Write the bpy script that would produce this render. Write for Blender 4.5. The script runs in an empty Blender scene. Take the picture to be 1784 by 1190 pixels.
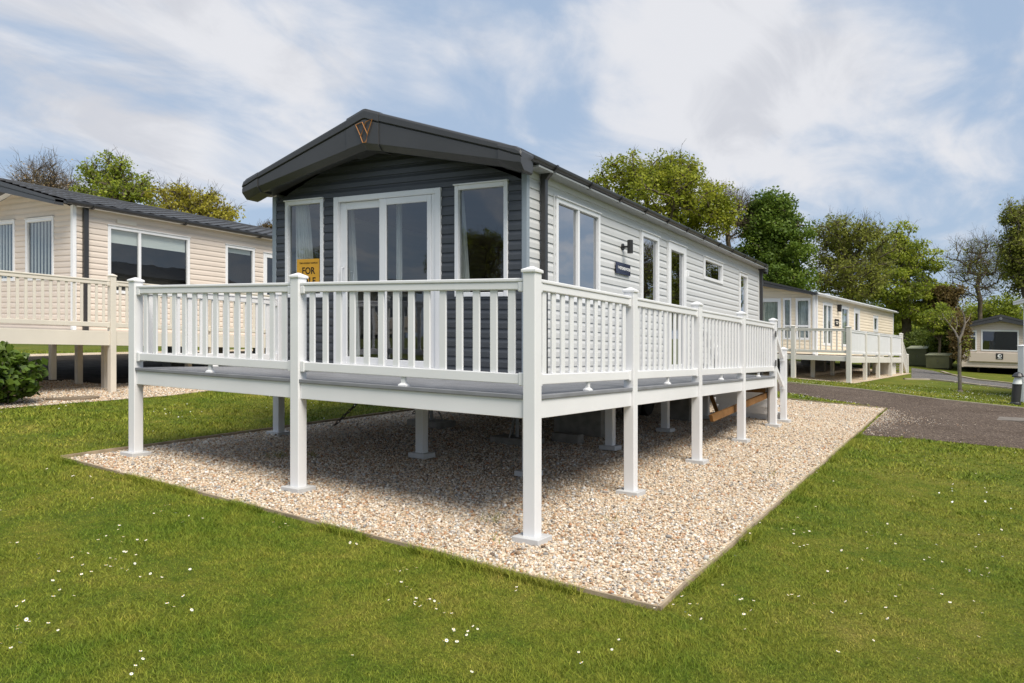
import bpy, bmesh, math, random
import numpy as np
from math import radians, sin, cos, pi
random.seed(7)
S = bpy.context.scene
COL = S.collection

# ------------------------------------------------------------------ camera
FPX, YAW, CX, CY, CZ, YH = 1335.74, -0.5371, 3.1376, -5.6004, 1.7082, 588.0
SA, SB = -0.0229, -0.0251            # the pitch falls gently to the right and to the back
cam = bpy.data.cameras.new("camera"); cam_o = bpy.data.objects.new("camera", cam); COL.objects.link(cam_o)
cam.sensor_width = 36; cam.lens = FPX / 1784 * 36; cam.shift_y = -7 / 1784
cam.clip_start = 0.05; cam.clip_end = 2000
cam_o.location = (CX, CY, CZ); cam_o.rotation_euler = (pi / 2, 0, -YAW)
S.camera = cam_o

# ------------------------------------------------------------------ world, sun, exposure
SUN_EL, SUN_AZ = radians(54), radians(118)      # azimuth measured from +Y towards +X
w = bpy.data.worlds.new("World"); S.world = w; w.use_nodes = True
nt = w.node_tree; nt.nodes.clear(); N = nt.nodes; L = nt.links
def wn(t, **k):
    n = N.new(t)
    for a_, v in k.items(): setattr(n, a_, v)
    return n
sky = wn('ShaderNodeTexSky', sky_type='NISHITA'); sky.sun_disc = False
sky.sun_elevation = SUN_EL; sky.sun_rotation = SUN_AZ; sky.air_density = 1.0; sky.dust_density = 1.2; sky.ozone_density = 1.0
tc = wn('ShaderNodeTexCoord')
sep = wn('ShaderNodeSeparateXYZ'); L.new(tc.outputs['Generated'], sep.inputs[0])
zc = wn('ShaderNodeMath', operation='MAXIMUM'); L.new(sep.outputs['Z'], zc.inputs[0]); zc.inputs[1].default_value = 0.0
za = wn('ShaderNodeMath', operation='ADD'); L.new(zc.outputs[0], za.inputs[0]); za.inputs[1].default_value = 0.22
dx = wn('ShaderNodeMath', operation='DIVIDE'); L.new(sep.outputs['X'], dx.inputs[0]); L.new(za.outputs[0], dx.inputs[1])
dy = wn('ShaderNodeMath', operation='DIVIDE'); L.new(sep.outputs['Y'], dy.inputs[0]); L.new(za.outputs[0], dy.inputs[1])
cmb = wn('ShaderNodeCombineXYZ'); L.new(dx.outputs[0], cmb.inputs[0]); L.new(dy.outputs[0], cmb.inputs[1])
def cloud(scale, loc, rot, stretch, detail, lo, hi, rough=.55, dist=.6):
    mp = wn('ShaderNodeMapping'); L.new(cmb.outputs[0], mp.inputs[0])
    mp.inputs['Location'].default_value = loc; mp.inputs['Rotation'].default_value = (0, 0, rot); mp.inputs['Scale'].default_value = stretch
    n = wn('ShaderNodeTexNoise'); L.new(mp.outputs[0], n.inputs['Vector'])
    n.inputs['Scale'].default_value = scale; n.inputs['Detail'].default_value = detail
    n.inputs['Roughness'].default_value = rough; n.inputs['Distortion'].default_value = dist
    r = wn('ShaderNodeMapRange', interpolation_type='SMOOTHSTEP'); L.new(n.outputs['Fac'], r.inputs['Value'])
    r.inputs['From Min'].default_value = lo; r.inputs['From Max'].default_value = hi
    return r.outputs[0]
def cam_dir(u, v):
    r = (u - 892) / FPX; z = -(v - YH) / FPX; d = (r * cos(YAW) + sin(YAW), -r * sin(YAW) + cos(YAW), z); k = math.sqrt(sum(q * q for q in d)); return tuple(q / k for q in d)
def math_n(op, a_, b_=None):
    m_ = wn('ShaderNodeMath', operation=op)
    for i, q in enumerate((a_, b_)):
        if q is None: continue
        if isinstance(q, (int, float)): m_.inputs[i].default_value = q
        else: L.new(q, m_.inputs[i])
    return m_.outputs[0]
def masses(blobs):
    """broad cloud masses and clear gaps at fixed compass bearings: (u, v, radius, weight)"""
    tot = None
    for u, v, r, wt in blobs:
        dt = wn('ShaderNodeVectorMath', operation='DOT_PRODUCT'); L.new(tc.outputs['Generated'], dt.inputs[0]); dt.inputs[1].default_value = cam_dir(u, v)
        mr = wn('ShaderNodeMapRange', interpolation_type='SMOOTHSTEP'); L.new(dt.outputs['Value'], mr.inputs['Value'])
        mr.inputs['From Min'].default_value = cos(r * 1.5); mr.inputs['From Max'].default_value = 1; q = math_n('MULTIPLY', mr.outputs[0], wt)
        tot = q if tot is None else math_n('ADD', tot, q)
    return tot
def noise_raw(scale, loc, rot, stretch, detail, rough=.55, dist=.6):
    mp = wn('ShaderNodeMapping'); L.new(cmb.outputs[0], mp.inputs[0]); mp.inputs['Location'].default_value = loc; mp.inputs['Rotation'].default_value = (0, 0, rot); mp.inputs['Scale'].default_value = stretch
    n = wn('ShaderNodeTexNoise'); L.new(mp.outputs[0], n.inputs['Vector']); n.inputs['Scale'].default_value = scale; n.inputs['Detail'].default_value = detail; n.inputs['Roughness'].default_value = rough; n.inputs['Distortion'].default_value = dist
    return n.outputs['Fac']
def sstep(v_, lo, hi):
    r = wn('ShaderNodeMapRange', interpolation_type='SMOOTHSTEP'); L.new(v_, r.inputs['Value']); r.inputs['From Min'].default_value = lo; r.inputs['From Max'].default_value = hi; return r.outputs[0]
big = masses([(300, 90, .22, 0.115), (560, 110, .13, 0.101), (100, 60, .2, 0.072), (1310, 150, .16, 0.130), (1600, 215, .16, 0.115), (1000, 190, .10, 0.072), (900, 60, .10, 0.072), (1500, 20, .18, 0.072), (1200, 60, .10, 0.086), (250, 210, .07, 0.072), (540, 240, .06, 0.086), (1230, 250, .12, 0.072), (1420, 385, .05, 0.072), (820, 110, .08, 0.058),
              (760, 180, .09, -0.101), (860, 215, .08, -0.072), (700, 40, .05, -0.058), (1640, 90, .07, -0.115), (1420, 330, .14, -0.072), (1650, 350, .14, -0.086), (410, 270, .10, -0.072), (60, 190, .09, -0.072), (640, 150, .05, -0.058), (1130, 110, .04, -0.058)])
n1 = math_n('ADD', noise_raw(2.7, (3.2, 1.4, 0), .75, (1, .7, 1), 9, .54, .6), big)
n2 = noise_raw(4.5, (7.7, 2.2, 0), .9, (1, .45, 1), 8, .6, 1.0)
cm0 = sstep(math_n('ADD', n1, math_n('MULTIPLY', math_n('SUBTRACT', n2, .5), .24)), .42, .77)
cm = wn('ShaderNodeMath', operation='MULTIPLY'); L.new(cm0, cm.inputs[0]); cm.inputs[1].default_value = .96
gs = math_n('ADD', noise_raw(3.8, (11.3, 5.1, 0), .6, (1, .5, 1), 9, .6, .8), masses([(1335, 125, .035, .15), (250, 195, .06, .16), (40, 40, .16, .16), (1290, 190, .05, .14), (1450, 60, .06, .10)]))
shade = sstep(gs, .50, .80)
cc = wn('ShaderNodeMix', data_type='RGBA'); L.new(shade, cc.inputs['Factor'])
cc.inputs['A'].default_value = (5.5, 5.55, 5.8, 1); cc.inputs['B'].default_value = (4.5, 4.6, 4.95, 1)
# thin high veil: lifts the clear blue towards the milky pale blue of the day
veil = wn('ShaderNodeMix', data_type='RGBA'); veil.inputs['Factor'].default_value = .85
L.new(sky.outputs[0], veil.inputs['A']); veil.inputs['B'].default_value = (2.85, 3.65, 4.85, 1)
mix = wn('ShaderNodeMix', data_type='RGBA'); L.new(cm.outputs[0], mix.inputs['Factor'])
L.new(veil.outputs['Result'], mix.inputs['A']); L.new(cc.outputs['Result'], mix.inputs['B'])
bg = wn('ShaderNodeBackground'); L.new(mix.outputs['Result'], bg.inputs['Color']); bg.inputs['Strength'].default_value = 0.10
wo = wn('ShaderNodeOutputWorld'); L.new(bg.outputs[0], wo.inputs[0])

sun = bpy.data.lights.new("sun", 'SUN'); sun.energy = 3.3; sun.angle = radians(34); sun.color = (1, .93, .82)
sun_o = bpy.data.objects.new("sun", sun); COL.objects.link(sun_o)
sun_o.rotation_euler = (pi / 2 - SUN_EL, 0, pi - SUN_AZ)
S.view_settings.view_transform = 'Standard'; S.view_settings.look = 'None'; S.view_settings.gamma = 1
S.view_settings.use_curve_mapping = False; S.view_settings.exposure = 0.55
S.cycles.max_bounces = 8; S.cycles.transparent_max_bounces = 12

# ------------------------------------------------------------------ helpers: places
def ray(u, v):
    r = (u - 892) / FPX; z = -(v - YH) / FPX
    return np.array([r * cos(YAW) + sin(YAW), -r * sin(YAW) + cos(YAW), z])
OC = np.array([CX, CY, CZ])
def hit(u, v, n, k):
    d = ray(u, v); n = np.array(n, float); return OC + d * ((k - n @ OC) / (n @ d))
def at(u, v, d): return OC + ray(u, v) * d
def gz(x, y):
    xc = np.clip(x, -24, 24); yc = np.clip(y, -60, 45)
    return -.0525 * xc + .0046 * yc
def gnd(u, v): return hit(u, v, (.0525, -.0046, 1), 0)

class Frame:
    """local axes of one pitch: turned by ang, falling with the slope"""
    def __init__(s, o=(0, 0, 0), ang=0, a=SA, b=SB):
        s.o = o; s.c = cos(ang); s.s = sin(ang); s.a = a; s.b = b
    def __call__(s, x, y, z):
        return (s.o[0] + x * s.c + y * s.s, s.o[1] - x * s.s + y * s.c, s.o[2] + z + s.a * x + s.b * y)
    def loc(s, P):
        d = np.array(P) - np.array(s.o); x = d[0] * s.c - d[1] * s.s; y = d[0] * s.s + d[1] * s.c
        return x, y, d[2] - s.a * x - s.b * y
    def onX(s, u, v, X):
        n = np.array([s.c, -s.s, 0]); r = s.loc(hit(u, v, n, n @ np.array(s.o) + X)); return r[1], r[2]
    def onY(s, u, v, Y):
        n = np.array([s.s, s.c, 0]); r = s.loc(hit(u, v, n, n @ np.array(s.o) + Y)); return r[0], r[2]
    def ground(s, x, y):
        p = s(x, y, 0); return float(gz(p[0], p[1]) - p[2])
F0 = Frame()
FW = Frame(a=0, b=0)

# ------------------------------------------------------------------ helpers: materials
MATS = {}
def mat(name, color, rough=.5, spec=.5, metal=0, noise=None, bump=None, alt=None, coat=0):
    """principled; noise=(scale, amount) brightness mottling, alt=(color, scale, lo, hi) second colour, bump=(scale, strength, dist)"""
    m = bpy.data.materials.new(name); m.use_nodes = True; MATS[name] = m
    n = m.node_tree.nodes; l = m.node_tree.links; p = n['Principled BSDF']
    p.inputs['Base Color'].default_value = (*color, 1); p.inputs['Roughness'].default_value = rough
    p.inputs['Specular IOR Level'].default_value = spec; p.inputs['Metallic'].default_value = metal
    if coat: p.inputs['Coat Weight'].default_value = coat
    if noise or alt or bump:
        t = n.new('ShaderNodeTexCoord')
    out = None
    if alt:
        nz = n.new('ShaderNodeTexNoise'); l.new(t.outputs['Object'], nz.inputs['Vector']); nz.inputs['Scale'].default_value = alt[1]; nz.inputs['Detail'].default_value = 5
        mr = n.new('ShaderNodeMapRange'); l.new(nz.outputs['Fac'], mr.inputs[0]); mr.inputs[1].default_value = alt[2]; mr.inputs[2].default_value = alt[3]
        mx = n.new('ShaderNodeMix'); mx.data_type = 'RGBA'; l.new(mr.outputs[0], mx.inputs['Factor'])
        mx.inputs['A'].default_value = (*color, 1); mx.inputs['B'].default_value = (*alt[0], 1); out = mx.outputs['Result']
    if noise:
        nz = n.new('ShaderNodeTexNoise'); l.new(t.outputs['Object'], nz.inputs['Vector']); nz.inputs['Scale'].default_value = noise[0]; nz.inputs['Detail'].default_value = 6
        mr = n.new('ShaderNodeMapRange'); l.new(nz.outputs['Fac'], mr.inputs[0]); mr.inputs[1].default_value = .3; mr.inputs[2].default_value = .7
        mr.inputs[3].default_value = 1 - noise[1]; mr.inputs[4].default_value = 1 + noise[1]
        hs = n.new('ShaderNodeVectorMath'); hs.operation = 'SCALE'; l.new(mr.outputs[0], hs.inputs['Scale'])
        if out: l.new(out, hs.inputs[0])
        else: hs.inputs[0].default_value = color
        out = hs.outputs[0]
    if out: l.new(out, p.inputs['Base Color'])
    if bump:
        nz = n.new('ShaderNodeTexNoise'); l.new(t.outputs['Object'], nz.inputs['Vector']); nz.inputs['Scale'].default_value = bump[0]; nz.inputs['Detail'].default_value = 6
        b = n.new('ShaderNodeBump'); l.new(nz.outputs['Fac'], b.inputs['Height']); b.inputs['Strength'].default_value = bump[1]; b.inputs['Distance'].default_value = bump[2]
        l.new(b.outputs[0], p.inputs['Normal'])
    return m

white = mat('white_pvc', (.74, .74, .75), .38, .45, noise=(1.3, .035), bump=(3, .08, .01))
white_frame = mat('white_frame_pvc', (.75, .755, .77), .3, .5, noise=(2, .02))
slate = mat('slate_siding', (.050, .055, .064), .42, .5, noise=(1.2, .10), bump=(60, .05, .004))
grey_side = mat('light_grey_siding', (.55, .555, .555), .45, .45, noise=(.9, .05), bump=(40, .05, .004))
roof_dark = mat('anthracite_roof', (.040, .041, .043), .42, .5, noise=(3, .10), bump=(25, .05, .01))
roof_edge = mat('anthracite_trim', (.048, .048, .050), .38, .5, noise=(2, .08))
gutter_m = mat('gutter_plastic', (.035, .035, .037), .35, .5)
trim_grey = mat('corner_trim_grey', (.25, .29, .33), .4, .5)
soffit_m = mat('grey_soffit', (.36, .37, .38), .5, .4)
deck_m = mat('grey_composite_deck', (.20, .205, .22), .55, .4, noise=(4, .12), bump=(80, .15, .004))
plate_m = mat('grey_pvc_plate', (.52, .52, .52), .5, .4, noise=(5, .05))
copper = mat('copper', (.46, .21, .075), .35, .6, metal=.6)
black_m = mat('black_paint', (.015, .015, .016), .45, .5)
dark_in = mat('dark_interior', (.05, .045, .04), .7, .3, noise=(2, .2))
floor_in = mat('interior_floor', (.12, .08, .055), .5, .4, noise=(3, .2))
fabric_w = mat('white_sheer_fabric', (.72, .74, .74), .9, .1, noise=(9, .06))
steel = mat('galvanised_steel', (.22, .22, .22), .5, .5, metal=.6, noise=(9, .2))
rust = mat('rusty_steel', (.06, .045, .035), .7, .3, noise=(12, .3))
concrete = mat('concrete', (.24, .225, .20), .9, .2, noise=(8, .2), bump=(40, .3, .01))
timber = mat('brown_timber', (.21, .105, .036), .75, .2, noise=(5, .25), bump=(30, .2, .01))
edging_m = mat('weathered_timber', (.33, .26, .18), .85, .2, noise=(6, .3), bump=(40, .3, .01))
tyre_m = mat('tyre_rubber', (.02, .02, .02), .8, .3)
yellow_m = mat('yellow_card', (.62, .33, .035), .6, .3, noise=(9, .06))
ink = mat('black_ink', (.012, .012, .014), .7, .2)
navy = mat('navy_acrylic', (.014, .016, .045), .08, .5)
letter_w = mat('white_lettering', (.8, .8, .8), .6, .2)
# neighbours
beige_sid = mat('beige_siding', (.66, .575, .50), .5, .4, noise=(1.1, .05), bump=(40, .05, .004))
beige_pvc = mat('beige_pvc', (.70, .645, .56), .45, .4, noise=(1.3, .05))
cream_sid = mat('cream_siding', (.76, .66, .52), .5, .4, noise=(.8, .05))
cream_pvc = mat('cream_pvc', (.68, .655, .60), .45, .4, noise=(1, .05))
tan_sid = mat('tan_siding', (.58, .50, .43), .5, .4, noise=(1, .06))
tile_m = mat('charcoal_roof_tile', (.042, .043, .046), .5, .5, noise=(2.5, .22), bump=(14, .2, .02))
green_box = mat('olive_green_paint', (.13, .135, .07), .5, .4, noise=(2, .12))
green_lid = mat('faded_olive_paint', (.24, .25, .17), .5, .4, noise=(2, .12))
blind_m = mat('white_blind', (.70, .73, .71), .8, .2)
curt_green = mat('pale_green_curtain', (.42, .47, .42), .9, .1, noise=(6, .08))
curt_white = mat('pale_net_curtain', (.50, .55, .56), .9, .1, noise=(6, .10))
pot_m = mat('grey_plant_pot', (.10, .10, .11), .6, .4)

def glass(name, tint=(.62, .66, .66), ior=1.55, extra=.06):
    m = bpy.data.materials.new(name); m.use_nodes = True; n = m.node_tree.nodes; l = m.node_tree.links; n.clear()
    tr = n.new('ShaderNodeBsdfTransparent'); tr.inputs[0].default_value = (*tint, 1)
    gl = n.new('ShaderNodeBsdfGlossy'); gl.inputs['Roughness'].default_value = .0; gl.inputs[0].default_value = (.95, .97, 1, 1)
    t = n.new('ShaderNodeTexCoord'); nz = n.new('ShaderNodeTexNoise'); l.new(t.outputs['Object'], nz.inputs['Vector']); nz.inputs['Scale'].default_value = 1.6; nz.inputs['Detail'].default_value = 2
    b = n.new('ShaderNodeBump'); l.new(nz.outputs['Fac'], b.inputs['Height']); b.inputs['Strength'].default_value = .05; b.inputs['Distance'].default_value = .04
    l.new(b.outputs[0], gl.inputs['Normal'])
    lw = n.new('ShaderNodeLayerWeight'); pw = n.new('ShaderNodeMath'); pw.operation = 'POWER'; l.new(lw.outputs['Facing'], pw.inputs[0]); pw.inputs[1].default_value = 4.0
    fr = n.new('ShaderNodeMath'); fr.operation = 'MULTIPLY_ADD'; l.new(pw.outputs[0], fr.inputs[0]); fr.inputs[1].default_value = .85; fr.inputs[2].default_value = .07
    ad = n.new('ShaderNodeMath'); ad.operation = 'ADD'; ad.use_clamp = True; l.new(fr.outputs[0], ad.inputs[0]); ad.inputs[1].default_value = extra
    mx = n.new('ShaderNodeMixShader'); l.new(ad.outputs[0], mx.inputs[0]); l.new(tr.outputs[0], mx.inputs[1]); l.new(gl.outputs[0], mx.inputs[2])
    o = n.new('ShaderNodeOutputMaterial'); l.new(mx.outputs[0], o.inputs[0]); MATS[name] = m; return m
glass_clear = glass('window_glass', (.74, .77, .76), 1.55, .055)
glass_side = glass('side_window_glass', (.14, .145, .14), 1.6, .30)
glass_dark = glass('tinted_window_glass', (.12, .125, .12), 1.55, .05)
glass_curt = glass('curtained_window_glass', (.80, .83, .82), 1.5, .03)

# ------------------------------------------------------------------ helpers: meshes
class MB:
    def __init__(s): s.v = []; s.f = []
    def add(s, vs, fs):
        k = len(s.v); s.v += [tuple(map(float, p)) for p in vs]; s.f += [tuple(i + k for i in f) for f in fs]; return s
    def quad(s, *p): return s.add(p, [tuple(range(len(p)))])
    def hexa(s, p):
        return s.add(p, [(0, 3, 2, 1), (4, 5, 6, 7), (0, 1, 5, 4), (1, 2, 6, 5), (2, 3, 7, 6), (3, 0, 4, 7)])
    def box(s, x0, x1, y0, y1, z0, z1):
        return s.hexa([(x0, y0, z0), (x1, y0, z0), (x1, y1, z0), (x0, y1, z0), (x0, y0, z1), (x1, y0, z1), (x1, y1, z1), (x0, y1, z1)])
    def loft(s, secs, caps=True, closed=True):
        n = len(secs[0]); vs = [p for q in secs for p in q]; fs = []
        for i in range(len(secs) - 1):
            for j in range(n if closed else n - 1):
                j2 = (j + 1) % n; fs.append((i * n + j, i * n + j2, (i + 1) * n + j2, (i + 1) * n + j))
        if caps: fs += [tuple(range(n))[::-1], tuple((len(secs) - 1) * n + j for j in range(n))]
        return s.add(vs, fs)
    def tube(s, pts, r, n=8):
        pts = [np.array(p, float) for p in pts]; secs = []
        rs = r if isinstance(r, (list, tuple)) else [r] * len(pts)
        for i, p in enumerate(pts):
            d = pts[min(i + 1, len(pts) - 1)] - pts[max(i - 1, 0)]; d /= np.linalg.norm(d) + 1e-9
            up = np.array([0, 0, 1.]) if abs(d[2]) < .9 else np.array([1., 0, 0])
            u_ = np.cross(d, up); u_ /= np.linalg.norm(u_); v_ = np.cross(d, u_)
            secs.append([p + rs[i] * (cos(2 * pi * k / n) * u_ + sin(2 * pi * k / n) * v_) for k in range(n)])
        return s.loft(secs)
    def disc(s, c, r, ax, n=20, r2=None, h=0.02):
        """short cylinder along axis ax ('x','y','z')"""
        A = {'x': ((0, 1, 0), (0, 0, 1), (1, 0, 0)), 'y': ((1, 0, 0), (0, 0, 1), (0, 1, 0)), 'z': ((1, 0, 0), (0, 1, 0), (0, 0, 1))}[ax]
        u_, v_, d_ = map(np.array, A); c = np.array(c, float); r2 = r if r2 is None else r2
        return s.loft([[c + rr * (cos(2 * pi * k / n) * u_ + sin(2 * pi * k / n) * v_) + d_ * hh for k in range(n)] for rr, hh in ((r, 0), (r2, h))])
    def build(s, name, m, parent=None, F=FW, bevel=0, smooth=False, segs=2, fixn=True):
        o_ = np.array(root_loc(parent)) if parent else np.zeros(3)
        me = bpy.data.meshes.new(name)
        me.from_pydata([tuple(np.array(F(*p)) - o_) for p in s.v], [], s.f)
        if fixn:
            bm = bmesh.new(); bm.from_mesh(me); bmesh.ops.recalc_face_normals(bm, faces=bm.faces); bm.to_mesh(me); bm.free()
        if isinstance(m, (list, tuple)):
            for q in m: me.materials.append(q)
        else: me.materials.append(m)
        if smooth:
            for p in me.polygons: p.use_smooth = True
        ob = bpy.data.objects.new(name, me); COL.objects.link(ob)
        if parent: ob.parent = parent
        if bevel:
            b = ob.modifiers.new('bevel', 'BEVEL'); b.width = bevel; b.segments = segs; b.limit_method = 'ANGLE'; b.angle_limit = radians(35)
        return ob
def root_loc(o):
    while o.parent: o = o.parent
    return o.location
def tag(o, label=None, cat=None, group=None, kind=None):
    if label: o['label'] = label
    if cat: o['category'] = cat
    if group: o['group'] = group
    if kind: o['kind'] = kind
    return o
def thing(name, label, cat, loc, group=None):
    o = bpy.data.objects.new(name, None); COL.objects.link(o); o.location = loc; o.empty_display_size = .2
    return tag(o, label, cat, group)
def npmesh(name, V, Fc, m, parent=None, attrs=None, smooth=False):
    """V (n,3), Fc (k,3|4) arrays"""
    V = np.asarray(V, np.float32)
    if parent: V = V - np.array(root_loc(parent), np.float32)
    me = bpy.data.meshes.new(name); k = Fc.shape[1]
    me.vertices.add(len(V)); me.vertices.foreach_set('co', V.ravel())
    me.loops.add(Fc.size); me.loops.foreach_set('vertex_index', Fc.astype(np.int32).ravel())
    me.polygons.add(len(Fc)); me.polygons.foreach_set('loop_start', np.arange(0, Fc.size, k, dtype=np.int32))
    if smooth: me.polygons.foreach_set('use_smooth', np.ones(len(Fc), bool))
    for an, av in (attrs or {}).items():
        at_ = me.attributes.new(an, 'FLOAT', 'POINT'); at_.data.foreach_set('value', np.asarray(av, np.float32))
    me.update(); me.validate()
    me.materials.append(m)
    ob = bpy.data.objects.new(name, me); COL.objects.link(ob)
    if parent: ob.parent = parent
    return ob

def text_geo(txt, size, bold=0.0, space=1.0):
    cu = bpy.data.curves.new('t', 'FONT'); cu.body = txt; cu.size = size; cu.extrude = .0012; cu.align_x = 'CENTER'; cu.align_y = 'CENTER'
    cu.offset = bold; cu.space_character = space; cu.resolution_u = 3
    o = bpy.data.objects.new('t', cu); COL.objects.link(o); bpy.context.view_layer.update()
    me = bpy.data.meshes.new_from_object(o.evaluated_get(bpy.context.evaluated_depsgraph_get()))
    vs = [tuple(v.co) for v in me.vertices]; fs = [tuple(p.vertices) for p in me.polygons]
    bpy.data.objects.remove(o); bpy.data.curves.remove(cu); bpy.data.meshes.remove(me)
    return vs, fs
def add_text(mb, txt, size, fn, bold=0, space=1.0, sx=1.0):
    vs, fs = text_geo(txt, size, bold, space); mb.add([fn(x * sx, y, z) for x, y, z in vs], fs)

class Face:
    """wall plane: u along the wall, o outwards, z up"""
    def __init__(s, side, k): s.side = side; s.k = k
    def __call__(s, u, o, z):
        if s.side == 'front': return (u, s.k - o, z)
        if s.side == 'back': return (u, s.k + o, z)
        if s.side == 'right': return (s.k + o, u, z)
        return (s.k - o, u, z)
def fbox(mb, fc, u0, u1, o0, o1, z0, z1):
    mb.hexa([fc(u0, o0, z0), fc(u1, o0, z0), fc(u1, o1, z0), fc(u0, o1, z0), fc(u0, o0, z1), fc(u1, o0, z1), fc(u1, o1, z1), fc(u0, o1, z1)])

PROF = [(0, 1.0), (.52, .95), (.62, .72), (.80, .25), (1.0, .0)]
def siding(fc, ulim, z0, z1, ops, h=.12, d=.014, zoff=0, back=None):
    """overlapping boards; ulim(z)->(u0,u1); ops: openings (u0,u1,z0,z1)"""
    mb = MB()
    zs = set([z0, z1])
    k = math.floor((z0 - zoff) / h)
    while zoff + k * h < z1:
        if zoff + k * h > z0: zs.add(zoff + k * h)
        k += 1
    for o in ops:
        for q in o[2:4]:
            if z0 < q < z1: zs.add(q)
    zs = sorted(zs)
    zs = [zs[0]] + [b for a_, b in zip(zs, zs[1:]) if b - a_ > 1e-5]
    def off(t):
        for (t0, q0), (t1, q1) in zip(PROF, PROF[1:]):
            if t <= t1: return d * (q0 + (q1 - q0) * (t - t0) / (t1 - t0))
        return 0
    for za_, zb in zip(zs, zs[1:]):
        zm = (za_ + zb) / 2; kk = math.floor((zm - zoff) / h); zc_ = zoff + kk * h
        ua, ub = ulim(zm)
        if ub - ua < .01: continue
        cuts = sorted([(o[0], o[1]) for o in ops if o[2] < zm < o[3]])
        iv = []; cur = ua
        for c0, c1_ in cuts:
            if c0 > cur: iv.append((cur, min(c0, ub)))
            cur = max(cur, c1_)
        if cur < ub: iv.append((cur, ub))
        ts = [(za_ - zc_) / h] + [t for t, _ in PROF if (za_ - zc_) / h + .01 < t < (zb - zc_) / h - .01] + [(zb - zc_) / h]
        for u0, u1 in iv:
            la, lb = ulim(za_), ulim(zb)
            for i in range(len(ts) - 1):
                q0, q1 = zc_ + ts[i] * h, zc_ + ts[i + 1] * h
                l0, l1 = ulim(q0), ulim(q1)
                U0a = l0[0] if u0 == ua else u0; U1a = l0[1] if u1 == ub else u1
                U0b = l1[0] if u0 == ua else u0; U1b = l1[1] if u1 == ub else u1
                mb.quad(fc(U0a, off(ts[i]), q0), fc(U1a, off(ts[i]), q0), fc(U1b, off(ts[i + 1]), q1), fc(U0b, off(ts[i + 1]), q1))
            if ts[0] < .01:
                l0 = ulim(za_); U0 = l0[0] if u0 == ua else u0; U1 = l0[1] if u1 == ub else u1
                mb.quad(fc(U0, -.004, za_), fc(U1, -.004, za_), fc(U1, d, za_), fc(U0, d, za_))
    return mb

def window(fc, F, root, u0, u1, z0, z1, fw=.055, mulls=(), pane=None, fill=None, m=None, out=.03, sill=False, name='window', trans=None):
    """frame ring > pane, optional curtain / blind as children"""
    mb = MB()
    fbox(mb, fc, u0, u0 + fw, -.04, out, z0, z1); fbox(mb, fc, u1 - fw, u1, -.04, out, z0, z1)
    fbox(mb, fc, u0 + fw, u1 - fw, -.04, out - .002, z0, z0 + fw); fbox(mb, fc, u0 + fw, u1 - fw, -.04, out - .002, z1 - fw, z1)
    for q in mulls: fbox(mb, fc, q - fw * .45, q + fw * .45, -.038, out - .006, z0 + fw, z1 - fw)
    if trans: fbox(mb, fc, u0 + fw, u1 - fw, -.036, out - .008, trans - fw * .45, trans + fw * .45)
    fbox(mb, fc, u0 - .012, u1 + .012, -.01, out + .022, z1, z1 + .018)       # drip strip over the head
    fr = mb.build(name, m or white_frame, root, F, bevel=.006)
    p = MB(); p.quad(fc(u0 + fw * .8, -.012, z0 + fw * .8), fc(u1 - fw * .8, -.012, z0 + fw * .8), fc(u1 - fw * .8, -.012, z1 - fw * .8), fc(u0 + fw * .8, -.012, z1 - fw * .8))
    p.build('pane', pane or glass_dark, fr, F, fixn=False)
    # dark reveal behind the pane so that no daylight leaks
    for kind in (fill or ()):
        c = MB(); d = -.07
        if kind[0] == 'blind':
            c.quad(fc(u0 + fw, d, kind[1]), fc(u1 - fw, d, kind[1]), fc(u1 - fw, d, z1 - fw * .5), fc(u0 + fw, d, z1 - fw * .5)); c.build('blind', blind_m, fr, F, fixn=False)
        elif kind[0] == 'slats':
            uu = u0 + fw
            while uu < u1 - fw - .03:
                c.quad(fc(uu, d, z0), fc(uu + .035, d - .02, z0), fc(uu + .035, d - .02, z1), fc(uu, d, z1)); uu += kind[1]
            c.build('blind', blind_m, fr, F, fixn=False)
        elif kind[0] == 'curtain':
            a0, a1 = kind[1], kind[2]; n = max(6, int((a1 - a0) / .02)); P = []
            for i in range(n + 1):
                uu = a0 + (a1 - a0) * i / n; o = d - .03 + .022 * sin(i * 1.15 + sin(i * .37) * 2)
                P.append((uu, o))
            for (p0, o0), (p1, o1) in zip(P, P[1:]): c.quad(fc(p0, o0, z0), fc(p1, o1, z0), fc(p1, o1, z1), fc(p0, o0, z1))
            c.build('curtain', kind[3], fr, F, fixn=False, smooth=True)
    return fr

# veranda pieces -----------------------------------------------------------------
def post(root, F, x, y, z0, z1, m, w=.118, cap=True, plate=True, pm=None):
    h = w / 2; mb = MB(); mb.box(x - h, x + h, y - h, y + h, z0, z1)
    p = mb.build('post', m, root, F, bevel=.007)
    if cap:
        c = MB(); q = h + .012
        c.loft([[(x - q, y - q, z1 - .012), (x + q, y - q, z1 - .012), (x + q, y + q, z1 - .012), (x - q, y + q, z1 - .012)],
                [(x - q, y - q, z1 + .012), (x + q, y - q, z1 + .012), (x + q, y + q, z1 + .012), (x - q, y + q, z1 + .012)],
                [(x - .012, y - .012, z1 + .042), (x + .012, y - .012, z1 + .042), (x + .012, y + .012, z1 + .042), (x - .012, y + .012, z1 + .042)]])
        c.build('post_cap', m, p, F, bevel=.004)
    if plate:
        c = MB(); q = .125; c.box(x - q, x + q, y - q, y + q, z0 - .03, z0 + .032); c.build('base_plate', pm or plate_m, p, F, bevel=.006)
    return p
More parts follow.
